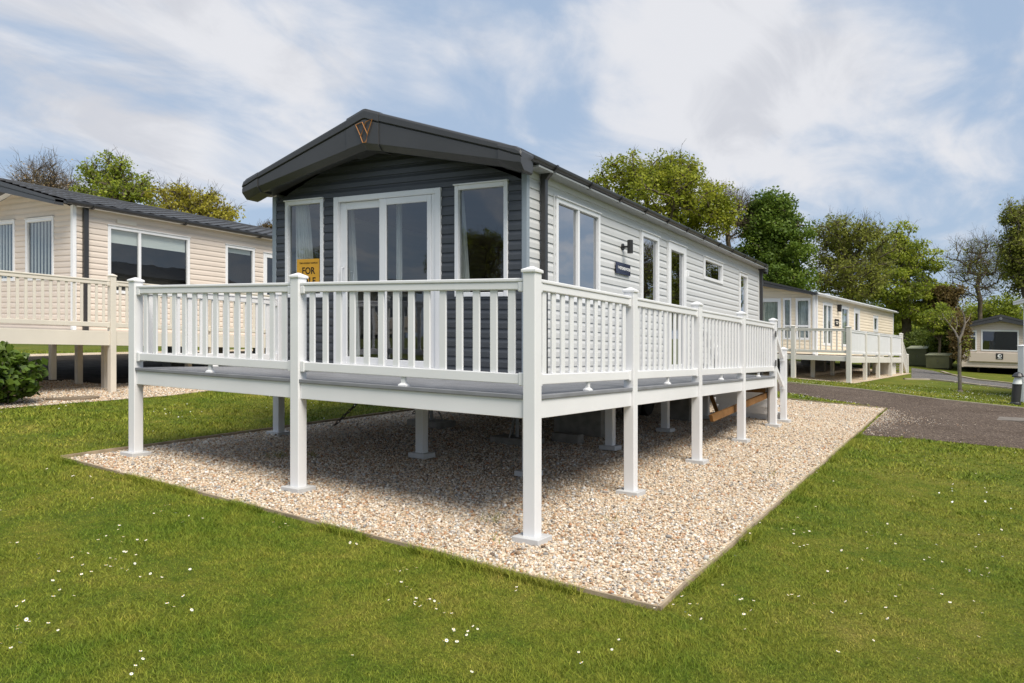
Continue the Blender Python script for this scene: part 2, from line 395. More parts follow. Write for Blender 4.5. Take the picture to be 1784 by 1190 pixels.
def railing(root, F, ax, k, u0, u1, zt, zb, n, m, sw=.068, foot=None, dense=None):
    """panel between two posts along axis ax at coordinate k; u0..u1 clear length"""
    def bx(mb, a0, a1, t, z0_, z1_):
        if ax == 'x': mb.box(a0, a1, k - t, k + t, z0_, z1_)
        else: mb.box(k - t, k + t, a0, a1, z0_, z1_)
    top = MB(); bx(top, u0, u1, .040, zt - .032, zt); bx(top, u0, u1, .030, zt - .098, zt - .0321)
    for e in (u0, u1 - .055): bx(top, e, e + .055, .038, zt - .115, zt - .033)
    t = top.build('railing', m, root, F, bevel=.008)
    bot = MB(); bx(bot, u0, u1, .030, zb, zb + .088)
    for e in (u0, u1 - .05): bx(bot, e, e + .05, .038, zb - .012, zb + .098)
    bot.build('bottom_rail', m, t, F, bevel=.006)
    if dense:                       # solid infill panel
        s_ = MB(); bx(s_, u0 + .01, u1 - .01, .012, zb + .088, zt - .1); 
        for i in range(1, n): 
            q = u0 + (u1 - u0) * i / n; bx(s_, q - .004, q + .004, .016, zb + .088, zt - .1)
        s_.build('infill_panel', m, t, F)
    else:
        for i in range(n):
            c = u0 + (u1 - u0) * (i + .75) / (n + .5)
            b = MB(); bx(b, c - sw / 2, c + sw / 2, .012, zb + .088, zt - .098); b.build('baluster', m, t, F, bevel=.004, segs=1)
    if foot is not None:
        c = (u0 + u1) / 2; b = MB()
        def pt(a_, b_, z): return (a_, k + b_, z) if ax == 'x' else (k + b_, a_, z)
        secs = []
        for z, q in ((foot, .045), (foot + .012, .045), (foot + .03, .022), (zb, .02)):
            secs.append([pt(c - q, -q * .7, z), pt(c + q, -q * .7, z), pt(c + q, q * .7, z), pt(c - q, q * .7, z)])
        b.loft(secs); b.build('rail_foot', m, t, F)
    return t

# ================================================================== SETTING: ground, lawn, gravel, roads
def nodes_mat(name):
    m = bpy.data.materials.new(name); m.use_nodes = True; MATS[name] = m
    return m, m.node_tree.nodes, m.node_tree.links, m.node_tree.nodes['Principled BSDF']
def ramp(n, l, src, stops):
    r = n.new('ShaderNodeValToRGB'); l.new(src, r.inputs[0]); e = r.color_ramp.elements
    while len(e) < len(stops): e.new(.5)
    for q, (p, c) in zip(e, stops): q.position = p; q.color = (*c, 1)
    return r.outputs[0]
def noise_n(n, l, scale, detail=5, rough=.55, vec=None, dist=0):
    z = n.new('ShaderNodeTexNoise'); z.inputs['Scale'].default_value = scale; z.inputs['Detail'].default_value = detail
    z.inputs['Roughness'].default_value = rough; z.inputs['Distortion'].default_value = dist
    if vec is None:
        g = n.new('ShaderNodeNewGeometry'); vec = g.outputs['Position']
    l.new(vec, z.inputs['Vector']); return z.outputs['Fac']
def mixc(n, l, fac, a_, b_, blend='MIX'):
    x = n.new('ShaderNodeMix'); x.data_type = 'RGBA'; x.blend_type = blend
    for s_, q in (('Factor', fac), ('A', a_), ('B', b_)):
        if isinstance(q, (int, float)): x.inputs[s_].default_value = q
        elif isinstance(q, tuple): x.inputs[s_].default_value = (*q, 1)
        else: l.new(q, x.inputs[s_])
    return x.outputs['Result']
LUSH, MID, DRY = (.126, .188, .017), (.212, .240, .028), (.40, .32, .10)
def lawn_colour(n, l, vec=None):
    p1 = noise_n(n, l, .55, 4, .6, vec, .4); p2 = noise_n(n, l, 2.6, 5, .65, vec, .3); p3 = noise_n(n, l, 11, 4, .6, vec)
    s_ = n.new('ShaderNodeMath'); s_.operation = 'ADD'; l.new(p1, s_.inputs[0]); l.new(p2, s_.inputs[1])
    s2 = n.new('ShaderNodeMath'); s2.operation = 'MULTIPLY_ADD'; l.new(p3, s2.inputs[0]); s2.inputs[1].default_value = .55; l.new(s_.outputs[0], s2.inputs[2])
    d = n.new('ShaderNodeMath'); d.operation = 'DIVIDE'; l.new(s2.outputs[0], d.inputs[0]); d.inputs[1].default_value = 2.55
    return ramp(n, l, d.outputs[0], [(.40, LUSH), (.52, MID), (.61, (.28, .268, .046)), (.70, DRY)])
m, n, l, p = nodes_mat('lawn_ground')
c = lawn_colour(n, l)
f = noise_n(n, l, 60, 6, .7); c2 = ramp(n, l, f, [(.3, (.22, .22, .22)), (.7, (.9, .9, .85))])
l.new(mixc(n, l, 1.0, c, c2, 'MULTIPLY'), p.inputs['Base Color']); p.inputs['Roughness'].default_value = .9; p.inputs['Specular IOR Level'].default_value = .15
b = n.new('ShaderNodeBump'); l.new(noise_n(n, l, 45, 6, .7), b.inputs['Height']); b.inputs['Strength'].default_value = .8; b.inputs['Distance'].default_value = .03; l.new(b.outputs[0], p.inputs['Normal'])
lawn_m = m
m, n, l, p = nodes_mat('grass_blade')
a_ = n.new('ShaderNodeAttribute'); a_.attribute_name = 'rnd'
c = lawn_colour(n, l)
c2 = ramp(n, l, a_.outputs['Fac'], [(0, (.58, .64, .52)), (.45, (1, 1, 1)), (.88, (1.22, 1.18, 1.15)), (.94, (1.5, 1.3, 1.5)), (1, (1.8, 1.5, 2.0))])
l.new(mixc(n, l, 1.0, c, c2, 'MULTIPLY'), p.inputs['Base Color']); p.inputs['Roughness'].default_value = .6; p.inputs['Specular IOR Level'].default_value = .15
blade_m = m
m, n, l, p = nodes_mat('pebble')
a_ = n.new('ShaderNodeAttribute'); a_.attribute_name = 'rnd'
c = ramp(n, l, a_.outputs['Fac'], [(0, (0.143, 0.104, 0.076)), (.09, (0.464, 0.307, 0.179)), (.20, (0.714, 0.598, 0.443)), (.31, (0.411, 0.199, 0.094)), (.37, (0.749, 0.659, 0.526)), (.52, (0.268, 0.239, 0.217)), (.58, (0.803, 0.749, 0.670)), (.76, (0.589, 0.433, 0.283)), (.86, (0.785, 0.723, 0.621)), (.94, (0.178, 0.168, 0.161)), (1, (0.838, 0.823, 0.791))])
f = noise_n(n, l, 90, 3); c2 = ramp(n, l, f, [(.3, (.8, .8, .8)), (.7, (1.1, 1.1, 1.1))])
l.new(mixc(n, l, 1.0, c, c2, 'MULTIPLY'), p.inputs['Base Color']); p.inputs['Roughness'].default_value = .7; p.inputs['Specular IOR Level'].default_value = .3
pebble_m = m
def gravel_mat(name, stops, scale, dist=.012, dark=.55):
    m, n, l, p = nodes_mat(name)
    g = n.new('ShaderNodeNewGeometry'); v = n.new('ShaderNodeTexVoronoi'); l.new(g.outputs['Position'], v.inputs['Vector']); v.inputs['Scale'].default_value = scale
    sp = n.new('ShaderNodeSeparateColor'); l.new(v.outputs['Color'], sp.inputs[0])
    c = ramp(n, l, sp.outputs[0], stops)
    dd = ramp(n, l, v.outputs['Distance'], [(.25, (1, 1, 1)), (.75, (dark,) * 3)])
    c = mixc(n, l, 1.0, c, dd, 'MULTIPLY')
    f = noise_n(n, l, .8, 5); c3 = ramp(n, l, f, [(.3, (.82, .8, .78)), (.7, (1.1, 1.1, 1.1))]); c = mixc(n, l, 1.0, c, c3, 'MULTIPLY')
    l.new(c, p.inputs['Base Color']); p.inputs['Roughness'].default_value = .95; p.inputs['Specular IOR Level'].default_value = .04
    inv = n.new('ShaderNodeMath'); inv.operation = 'SUBTRACT'; inv.inputs[0].default_value = 1; l.new(v.outputs['Distance'], inv.inputs[1])
    b = n.new('ShaderNodeBump'); l.new(inv.outputs[0], b.inputs['Height']); b.inputs['Strength'].default_value = .9; b.inputs['Distance'].default_value = dist; l.new(b.outputs[0], p.inputs['Normal'])
    return m
WARM = [(0, (.34, .25, .16)), (.2, (.74, .58, .40)), (.45, (.86, .75, .58)), (.6, (.56, .38, .22)), (.8, (.90, .82, .69)), (1, (.46, .40, .33))]
gravel_m = gravel_mat('gravel', WARM, 48)
road_m = gravel_mat('loose_asphalt', [(0, (.070, .054, .044)), (.35, (.118, .092, .076)), (.7, (.165, .130, .108)), (.93, (.21, .17, .14)), (1, (.38, .30, .23))], 42, .01, .6)
path_m = gravel_mat('grey_chippings', [(0, (.12, .115, .115)), (.5, (.17, .162, .16)), (1, (.25, .24, .235))], 30, .01, .7)
kerb_m = mat('kerb_concrete', (.36, .31, .24), .9, .2, noise=(3, .2))

# ground: one sheet to the horizon
xs = np.array(sorted(set([-700, -400, -200, -100, -60, -40, -24] + list(range(-22, 24, 2)) + [24, 40, 60, 100, 200, 400, 700])), float)
ys = np.array(sorted(set([-600, -300, -150, -80, -60, -30, -16] + list(range(-12, 46, 3)) + [45, 60, 90, 150, 300, 600, 900])), float)
X, Y = np.meshgrid(xs, ys); V = np.stack([X.ravel(), Y.ravel(), gz(X, Y).ravel()], 1)
nx = len(xs); idx = np.arange(len(V)).reshape(len(ys), nx)
Fc = np.stack([idx[:-1, :-1], idx[:-1, 1:], idx[1:, 1:], idx[1:, :-1]], -1).reshape(-1, 4)
tag(npmesh('ground', V, Fc, lawn_m), kind='structure')
def sheet(name, poly, m, h, kind='structure', label=None):
    mb = MB(); mb.quad(*[(x, y, float(gz(x, y)) + h) for x, y in poly]); o = mb.build(name, m)
    return tag(o, label, kind=kind)
BED = [(-5.85, -.66), (1.38, -.80), (1.40, 14.85), (-5.85, 14.95)]
ROAD = [(-24, 25.2), (-9, 22.9), (-2.06, 20.9), (.3, 20.45), (2.48, 19.35), (4.39, 18.5), (9, 17.6), (22, 15.2), (22, 9.2), (9, 9.6), (3.93, 9.78), (2.38, 9.66), (1.47, 9.35), (1.47, 14.9), (.07, 15.95), (-1.34, 17.1), (-5, 18.6), (-9, 19.4), (-24, 21.4)]
PATH2 = [tuple(gnd(u, v)[:2]) for u, v in ((1784, 679), (1700, 670), (1655, 664.5), (1620, 661), (1588, 659), (1588, 641), (1625, 646), (1660, 655), (1700, 662.5), (1784, 671.5))]
LBED = [(-9.35, -2.2), (-10.35, .7), (-10.35, 3.9), (-11.1, 7.5), (-11.1, 18), (-22, 18), (-22, -2.2)]
CANG = radians(7); O2 = tuple(gnd(1479, 667)); FC = Frame(O2, CANG)
def fpoly(F, pts): return [F(x, y, 0)[:2] for x, y in pts]
CBED = fpoly(FC, [(.22, -.12), (.22, 9.6), (-6.5, 14), (-6.5, -.12)])
sheet('gravel_bed', BED, gravel_m, .006); sheet('road', ROAD, road_m, .004)
sheet('path', PATH2, path_m, .005); sheet('neighbour_gravel_bed', LBED, gravel_m, .006); sheet('far_gravel_bed', CBED, gravel_m, .006)
shade_m = mat('painted_shade', (.045, .038, .030), .95, .05, noise=(3, .4), bump=(20, .5, .03))  # near-black colour painted in to deepen the shade below the beige caravan
sheet('painted_shade_patch', [(-12.75, 4.2), (-12.9, 17.5), (-21, 17.5), (-21, 3.0), (-14.6, 3.4)], shade_m, .012)

def inpoly(x, y, poly):
    r = np.zeros(len(x), bool); j = len(poly) - 1
    for i in range(len(poly)):
        xi, yi = poly[i]; xj, yj = poly[j]
        r ^= ((yi > y) != (yj > y)) & (x < (xj - xi) * (y - yi) / (yj - yi + 1e-12) + xi); j = i
    return r
rng = np.random.default_rng(3)
# lawn: real blades, denser near the place the photo was taken from
def scatter(r0, r1, n, half=.78):
    r = np.sqrt(rng.uniform(r0 * r0, r1 * r1, n)); t = rng.uniform(YAW - half, YAW + half, n)
    return CX + r * np.sin(t), CY + r * np.cos(t), r
def vnoise(x, y, s, seed):
    g = np.random.default_rng(seed).uniform(0, 1, (64, 64)); fx, fy = x * s, y * s
    ix, iy = np.floor(fx).astype(int), np.floor(fy).astype(int); tx, ty = fx - ix, fy - iy
    tx = tx * tx * (3 - 2 * tx); ty = ty * ty * (3 - 2 * ty)
    A = lambda a_, b_: g[(ix + a_) % 64, (iy + b_) % 64]
    return (A(0, 0) * (1 - tx) + A(1, 0) * tx) * (1 - ty) + (A(0, 1) * (1 - tx) + A(1, 1) * tx) * ty
bx_, by_, bh, bw = [], [], [], []
for r0, r1, dens, hgt, wid in ((2.6, 5, 12000, .028, .0026), (5, 7.5, 7800, .028, .0032), (7.5, 11, 3200, .028, .005), (11, 17, 850, .038, .010), (17, 30, 260, .04, .018)):
    nn = int(dens * .78 * (r1 * r1 - r0 * r0)); x, y, r = scatter(r0, r1, nn)
    k = ~(inpoly(x, y, BED) | inpoly(x, y, ROAD) | inpoly(x, y, PATH2) | inpoly(x, y, LBED) | inpoly(x, y, CBED))
    x, y = x[k], y[k]; hv = vnoise(x, y, 1.3, 1) * .6 + vnoise(x, y, 4.1, 2) * .4
    bx_.append(x); by_.append(y); bh.append(hgt * (.25 + 1.5 * hv ** 1.6) * rng.uniform(.55, 1.25, len(x))); bw.append(np.full(len(x), wid) * rng.uniform(.7, 1.3, len(x)))
# longer tufts the mower missed along the timber edging
def edge_tufts(p0, p1, n, out):
    t = rng.uniform(0, 1, n); o = np.abs(rng.normal(0, .035, n)) + .012
    x = p0[0] + (p1[0] - p0[0]) * t + out[0] * o; y = p0[1] + (p1[1] - p0[1]) * t + out[1] * o
    k = vnoise(x, y, 2.3, 9) > .42 ; x, y = x[k], y[k]
    bx_.append(x); by_.append(y); bh.append(rng.uniform(.03, .085, len(x))); bw.append(rng.uniform(.0025, .0045, len(x)))
edge_tufts((-5.9, -.70), (1.40, -.85), 9000, (0, -1)); edge_tufts((1.44, -.8), (1.46, 9.2), 9000, (1, 0)); edge_tufts((-5.9, -.6), (-5.9, 9), 4000, (-1, 0))
# a few weeds through the gravel
for wx, wy, wn_ in ((-.62, .35, 26), (.35, .95, 12), (-4.2, 1.05, 60), (-3.95, 1.3, 60), (.95, 4.3, 14), (-.2, -.2, 8), (.9, 6.6, 8)):
    bx_.append(wx + rng.normal(0, .07, wn_)); by_.append(wy + rng.normal(0, .07, wn_)); bh.append(rng.uniform(.04, .11, wn_)); bw.append(rng.uniform(.003, .006, wn_))
bx_ = np.concatenate(bx_); by_ = np.concatenate(by_); bh = np.concatenate(bh); bw = np.concatenate(bw); nb = len(bx_)
th = rng.uniform(0, 2 * pi, nb); ln = rng.uniform(.2, 1.9, nb) * bh; la = rng.uniform(0, 2 * pi, nb); bz = gz(bx_, by_)
cxv, syv = np.cos(th) * bw / 2, np.sin(th) * bw / 2; lx, ly = np.cos(la) * ln, np.sin(la) * ln
V = np.empty((nb, 5, 3), np.float32)
V[:, 0] = np.stack([bx_ - cxv, by_ - syv, bz], 1); V[:, 1] = np.stack([bx_ + cxv, by_ + syv, bz], 1)
V[:, 2] = np.stack([bx_ + cxv * .8 + lx * .35, by_ + syv * .8 + ly * .35, bz + bh * .6], 1); V[:, 3] = np.stack([bx_ - cxv * .8 + lx * .35, by_ - syv * .8 + ly * .35, bz + bh * .6], 1)
V[:, 4] = np.stack([bx_ + lx, by_ + ly, bz + bh], 1)
base = (np.arange(nb) * 5)[:, None]
Fc = np.concatenate([base + np.array([[0, 1, 2]]), base + np.array([[0, 2, 3]]), base + np.array([[3, 2, 4]])])
tag(npmesh('lawn_grass', V.reshape(-1, 3), Fc, blade_m, attrs={'rnd': np.repeat(rng.uniform(0, 1, nb), 5)}), 'short mown lawn grass growing round the gravel beds', 'grass', kind='stuff')

# loose pebbles lying on the gravel beds
ICO_V = None
bm = bmesh.new(); bmesh.ops.create_icosphere(bm, subdivisions=1, radius=1); ICO_V = np.array([v.co[:] for v in bm.verts]); bm.verts.ensure_lookup_table()
ICO_F = np.array([[v.index for v in f_.verts] for f_ in bm.faces]); bm.free()
def pebbles(name, x, y, size, label):
    k = len(x); nv = len(ICO_V)
    sc = size[:, None] * rng.uniform(.6, 1.25, (k, 3)); sc[:, 2] *= .72
    P = ICO_V[None] * (1 + rng.normal(0, .13, (k, nv, 1))) * sc[:, None]
    t = rng.uniform(0, 2 * pi, k); ti = rng.normal(0, .45, k)
    c_, s_ = np.cos(ti)[:, None], np.sin(ti)[:, None]; y2 = P[..., 1] * c_ - P[..., 2] * s_; z2 = P[..., 1] * s_ + P[..., 2] * c_
    c_, s_ = np.cos(t)[:, None], np.sin(t)[:, None]; x3 = P[..., 0] * c_ - y2 * s_; y3 = P[..., 0] * s_ + y2 * c_
    V = np.stack([x3 + x[:, None], y3 + y[:, None], z2 + (gz(x, y) + size * .30 + rng.uniform(0, .012, k))[:, None]], -1).reshape(-1, 3)
    Fc = (np.arange(k)[:, None, None] * nv + ICO_F[None]).reshape(-1, 3)
    return tag(npmesh(name, V, Fc, pebble_m, attrs={'rnd': np.repeat(rng.uniform(0, 1, k), nv)}), label, 'gravel', kind='stuff')
gx, gy = [], []
for x0, x1, y0, y1, dens in ((-5.82, 1.35, -.76, 1.6, 2100), (-5.82, 1.35, 1.6, 4.5, 1450), (-1.9, 1.36, 4.5, 8, 1150), (-5.82, -1.9, 4.5, 9, 500), (-1.9, 1.37, 8, 14.8, 800)):
    k = int((x1 - x0) * (y1 - y0) * dens); gx.append(rng.uniform(x0, x1, k)); gy.append(rng.uniform(y0, y1, k))
gx = np.concatenate(gx); gy = np.concatenate(gy); k = inpoly(gx, gy, [(-5.82, -.63), (1.35, -.77), (1.37, 14.8), (-5.82, 14.9)]); gx, gy = gx[k], gy[k]
pebbles('loose_gravel', gx, gy, np.clip(rng.lognormal(-4.56, .32, len(gx)), .007, .03), 'cream and brown pebbles covering the bed under the white veranda')
k = 26000; gx = rng.uniform(-14, -9.5, k); gy = rng.uniform(-1, 6, k); q = inpoly(gx, gy, LBED) & ~((gx < -12.8) & (gy > 4)); 
pebbles('loose_gravel', gx[q], gy[q], rng.uniform(.009, .018, q.sum()), 'pebbles spread below the beige veranda')
# pebbles strayed over the edging on to the road
k = 1700; gy = np.concatenate([rng.uniform(9.5, 14.7, 700), rng.normal(12.6, 1.0, 1000)]); gx = 1.46 + rng.exponential(.26, k) * (1 + .5 * np.sin(gy * 2.1)); q = inpoly(gx, gy, ROAD)
pebbles('stray_gravel', gx[q], gy[q], rng.uniform(.004, .011, q.sum()), 'pebbles strayed from the gravel bed on to the road')

# timber edging boards round the bed, a thing each
def edging(p0, p1, label, h=.05, t=.022):
    p0 = np.array(p0); p1 = np.array(p1); d = p1 - p0; d /= np.linalg.norm(d); q = np.array([-d[1], d[0]]) * t / 2
    mb = MB(); nn = max(2, int(np.linalg.norm(p1 - p0) / .6)); secs = []
    for i in range(nn + 1):
        c = p0 + (p1 - p0) * i / nn + q * .5 * math.sin(i * 1.7); z = float(gz(*c)) + .004 * math.sin(i * 2.3)
        secs.append([(*(c - q), z - .05), (*(c + q), z - .05), (*(c + q), z + h), (*(c - q), z + h)])
    mb.loft(secs); o = mb.build('timber_edging', edging_m)
    return tag(o, label, 'edging board', 'timber boards edging the gravel bed')
edging((-5.87, -.66), (1.39, -.81), 'long timber edging board along the front of the gravel bed', .028)
edging((1.40, -.80), (1.42, 14.9), 'timber edging board along the right side of the gravel bed', .028)
edging((-5.87, -.66), (-5.87, 12), 'timber edging board along the left side of the gravel bed', .04)
edging((1.40, 14.9), (-1.6, 15.05), 'timber edging board at the far end of the gravel bed by the road', .03)

# ================================================================== MAIN CARAVAN
HX0, HX1, HY, HL = -5.635, -1.369, 2.3, 13.97
XC = (HX0 + HX1) / 2; ZB = 1.16; ZE = 3.72; ZR = 4.45
house = thing('static_caravan', 'dark grey fronted static caravan with pale grey sides standing behind the white veranda', 'static caravan', F0(XC, HY, ZB))
def wallbox(name, m, root, F, x0, x1, y0, y1, z0, zt): pass
fr = Face('front', HY); rt = Face('right', HX1); lf = Face('left', HX0); bk = Face('back', HL)
def gable(z):
    if z <= 3.62: return HX0 + .05, HX1 - .05
    k = max(0, (ZR - z) / (ZR - 3.62)); hw = (HX1 - HX0) / 2 - .05; return XC - hw * k, XC + hw * k
OPF = [(-5.384, -4.634, 2.22, 3.607), (-4.427, -2.601, 1.255, 3.606), (-2.388, -1.615, 2.22, 3.607)]
siding(fr, gable, ZB, 4.42, OPF, .118, .016, 3.606 - .118 * 21).build('front_wall', slate, house, F0, fixn=False)
OPR = [(3.02, 4.37, 2.235, 3.53), (5.961, 6.777, 2.3, 3.53), (7.235, 8.208, 1.255, 3.535), (9.35, 10.68, 3.07, 3.51), (12.08, 12.82, 2.3, 3.477)]
siding(rt, lambda z: (HY + .05, HL - .05), ZB, 3.74, OPR, .119, .014, 3.53 - .119 * 20).build('side_wall', grey_side, house, F0, fixn=False)
siding(lf, lambda z: (HY + .05, HL - .05), ZB, 3.74, [], .119, .014, 3.53 - .119 * 20).build('side_wall', grey_side, house, F0, fixn=False)
mb = MB(); mb.quad((HX0, HL, ZB), (HX1, HL, ZB), (HX1, HL, 3.7), (XC, HL, ZR), (HX0, HL, 3.7)); mb.build('rear_wall', grey_side, house, F0)
for (x0, x1, y0, y1) in ((HX1 - .055, HX1 + .022, HY - .022, HY + .045), (HX0 - .022, HX0 + .055, HY - .022, HY + .045)):
    mb = MB(); mb.box(x0, x1, y0, y1, ZB - .02, 3.70); mb.build('corner_trim', trim_grey, house, F0, bevel=.008)
mb = MB(); mb.box(HX1 - .055, HX1 + .022, HL - .05, HL + .02, ZB - .02, 3.70); mb.build('corner_trim', grey_side, house, F0, bevel=.008)
# small upright joint strips beside the side windows
for q in (2.985, 5.925, 7.205, 9.315, 12.045): mb = MB(); fbox(mb, rt, q - .018, q + .018, -.01, .018, ZB if q != 9.315 else 3.05, 3.56); mb.build('joint_strip', grey_side, house, F0)
# interior: floor, ceiling, partition
mb = MB(); mb.quad((HX0 + .02, HY + .02, 1.27), (HX1 - .02, HY + .02, 1.27), (HX1 - .02, HL - .02, 1.27), (HX0 + .02, HL - .02, 1.27)); mb.build('interior_floor', floor_in, house, F0)
mb = MB(); mb.quad((HX0 + .02, HY + .02, 3.66), (HX1 - .02, HY + .02, 3.66), (HX1 - .02, HL - .02, 3.66), (HX0 + .02, HL - .02, 3.66))
mb.quad((HX0 + .02, 8, 1.27), (HX1 - .02, 8, 1.27), (HX1 - .02, 8, 3.66), (HX0 + .02, 8, 3.66))
for xx in (HX0 + .03, HX1 - .03):
    pass
mb.build('interior_lining', dark_in, house, F0)
# underside and steel chassis
mb = MB(); mb.box(HX0 + .03, HX1 - .03, HY + .03, HL - .03, 1.10, 1.158); mb.build('floor_pan', black_m, house, F0)
mb = MB()
for xx in (XC - .95, XC + .95):
    mb.box(xx - .035, xx + .035, HY + .1, HL - .2, .90, .912); mb.box(xx - .035, xx + .035, HY + .1, HL - .2, 1.085, 1.0995); mb.box(xx - .005, xx + .005, HY + .1, HL - .2, .912, 1.085)
for yy in (HY + .12, 4.6, 6.6, 8.6, 10.6, 12.6): mb.box(XC - .90, XC + .90, yy - .02, yy + .02, .93, 1.06)
ch = mb.build('chassis', rust, house, F0)
for sx in (-1, 1):
    for yy in (8.05, 8.75):
        mb = MB(); X0 = XC + sx * 1.15; zc_ = F0.ground(X0, yy) + .31; secs = []
        for o, r in ((-.09, .20), (-.09, .29), (-.06, .31), (.06, .31), (.09, .29), (.09, .20)):
            secs.append([(X0 + o, yy + r * cos(2 * pi * k / 24), zc_ + r * sin(2 * pi * k / 24)) for k in range(24)])
        mb.loft(secs); wh = mb.build('wheel', tyre_m, house, F0, smooth=False)
        mb = MB(); mb.disc((X0 - .07, yy, zc_), .185, 'x', 20, h=.14); mb.build('wheel_rim', steel, wh, F0)

# roof: two slopes, ridge, bargeboard, gutters
RX0, RX1 = -5.78, -1.19; RY0 = 1.86; RY1 = HL + .30
mb = MB(); e = .05
for sx, xe in ((-1, RX0 + .03), (1, RX1 - .03)):
    mb.loft([[(XC, y, 4.575), (xe, y, 3.845), (xe, y, 3.80), (XC, y, 4.53)] for y in (RY0 + .02, RY1 - .05)])
roof = mb.build('roof', roof_dark, house, F0)
mb = MB()
for k in range(12):           # raised standing joints across the roof sheets
    y = HY + .6 + k * 1.0
    for xe in (RX0 + .06, RX1 - .06):
        mb.loft([[(XC, y + q, 4.590), (xe, y + q, 3.857), (xe, y + q, 3.846), (XC, y + q, 4.579)] for q in (-.015, .015)])
mb.build('roof_seam', roof_dark, roof, F0)
def barge(y0, sgn, root):
    """y0: outer face; sgn: +1 when the board faces the front"""
    def sec(x, zt, zl, zp, zb):
        return [(x, y0 + sgn * q, z) for q, z in ((.30, zt - .005), (.03, zt), (.008, zt - .010), (.0, zt - .03), (.0, zl + .006), (.026, zl), (.026, zl - .008), (.010, zl - .016), (.012, zp + .005), (.016, zp), (.085, zb), (.13, zb), (.13, zb + .05), (.30, zb + .05))]
    mb = MB()
    for xe in (RX0, RX1):
        mb.loft([sec(XC, 4.600, 4.478, 4.165, 4.098), sec(XC + (xe - XC) * .88, 3.958, 3.872, 3.752, 3.69), sec(xe, 3.862, 3.785, 3.700, 3.615)])
    fa = mb.build('bargeboard', roof_edge, root, F0, bevel=.006)
    return fa
fa = barge(1.85, 1, house); 
barge(RY1, -1, house)
# moulded end caps and the peak cap, a touch proud of the boards
for xe, xi in ((RX0 - .012, RX0 + .30), (RX1 + .012, RX1 - .30)):
    k = abs(xi - XC) / abs(RX0 - XC); mb = MB()
    def csec(x, dz, zt, zl, zp, zb, g=.008):
        return [(x, 1.85 - g + q, z) for q, z in ((.27, zt + g), (.05, zt + g), (.012, zt + g - .008), (.0, zt - .035), (.0, zl + .004), (.022, zl - .002), (.022, zl - .010), (.004, zl - .018), (.004, zp), (.07, zb - g), (.27, zb - g))]
    zt1 = 4.600 - (4.6 - 3.862) * k
    mb.loft([csec(xi, 0, zt1, 3.80 + .085, 3.76, 3.70), csec(xe + (xi - xe) * .25, 0, 3.885, 3.80, 3.708, 3.625), csec(xe + (xi - xe) * .06, 0, 3.845, 3.788, 3.70, 3.61), csec(xe, 0, 3.815, 3.765, 3.69, 3.63)])
    mb.build('end_cap', roof_edge, fa, F0, bevel=.005)
mb = MB(); g = .01
def psec(x, s_):
    z = 4.600 - abs(x - XC) * .322
    b_ = 4.165 - abs(x - XC) * .185
    return [(x, 1.85 - g + q, zz) for q, zz in ((.28, z + g), (.05, z + g), (.012, z + g - .006), (.0, z - .03), (.0, z - .118), (.022, z - .125), (.022, z - .133), (.004, z - .14), (.006, b_ - .004), (.08, b_ - .075), (.28, b_ - .075))]
mb.loft([psec(XC - .30, 0), psec(XC - .02, 0), psec(XC + .02, 0), psec(XC + .24, 0)]); cap = mb.build('peak_cap', roof_edge, fa, F0, bevel=.004)
# copper line emblem on the peak cap
mb = MB(); ex, ez, es = XC + .02, 4.30, .140
def em(pts):
    P = [(ex + x * es, 1.829, ez + z * es) for x, z in pts]; mb.tube(P, .0075, 6)
em([(-1, .70), (-.22, .86), (.42, -.30), (.22, -1), (-.15, -1), (-.42, -.40), (.22, .84), (.97, 1.0), (.40, -.25)]); em([(-1, .70), (-.45, -.32)])
mb.build('emblem', copper, cap, F0)
# soffit under the overhanging gable
mb = MB()
for xe in (HX0 - .05, HX1 + .05): mb.quad((XC, 1.97, 4.145), (xe, 1.97, 3.662), (xe, HY - .005, 3.70), (XC, HY - .005, 4.36))
mb.build('gable_soffit', roof_edge, house, F0)
mb = MB(); mb.box(HX1, RX1 + .02, HY - .05, RY1 - .3, 3.735, 3.757); mb.box(RX0 - .02, HX0, HY - .05, RY1 - .3, 3.735, 3.757); mb.build('eaves_soffit', soffit_m, house, F0)
def gutter(root, F, x, y0, y1, z, m, sgn=1, r=.052, nb=12, bracket=True):
    mb = MB(); P = [(x + sgn * (r * 1.15 * cos(t)), z + r * sin(t)) for t in np.linspace(0, -pi, 9)]
    P = P + [(px - sgn * .0, pz) for px, pz in [(x - sgn * r * .98, z + .004)]] + [(x + sgn * r * .95 * cos(t), z + r * .8 * sin(t)) for t in np.linspace(-pi, 0, 9)][1:]
    mb.loft([[(px, y, pz) for px, pz in P] for y in (y0, y1)]); mb.box(x - r * 1.3, x - r * .3, y0, y1, z, z + .05) if sgn > 0 else mb.box(x + r * .3, x + r * 1.3, y0, y1, z, z + .05)
    g_ = mb.build('gutter', m, root, F)
    if bracket:
        for i in range(nb):
            y = y0 + .55 + (y1 - y0 - .8) * i / (nb - 1); b = MB()
            Q = [(x + sgn * (r * 1.15 + .008) * cos(t), z + (r + .008) * sin(t)) for t in np.linspace(.15, -pi, 9)]
            Q2 = [(x + sgn * (r * 1.15 + .02) * cos(t), z + (r + .022) * sin(t)) for t in np.linspace(.15, -pi, 9)]
            b.loft([[(px, yy, pz) for px, pz in Q2 + Q[::-1]] for yy in (y - .022, y + .022)])
            b.hexa([(x - sgn * .16, y - .018, z - .055), (x, y - .018, z - .085), (x, y + .018, z - .085), (x - sgn * .16, y + .018, z - .055), (x - sgn * .16, y - .018, z - .01), (x, y - .018, z - .05), (x, y + .018, z - .05), (x - sgn * .16, y + .018, z - .01)])
            b.build('gutter_bracket', m, g_, F)
    return g_
gutter(house, F0, RX1 + .0, 2.08, RY1 - .25, 3.815, gutter_m)
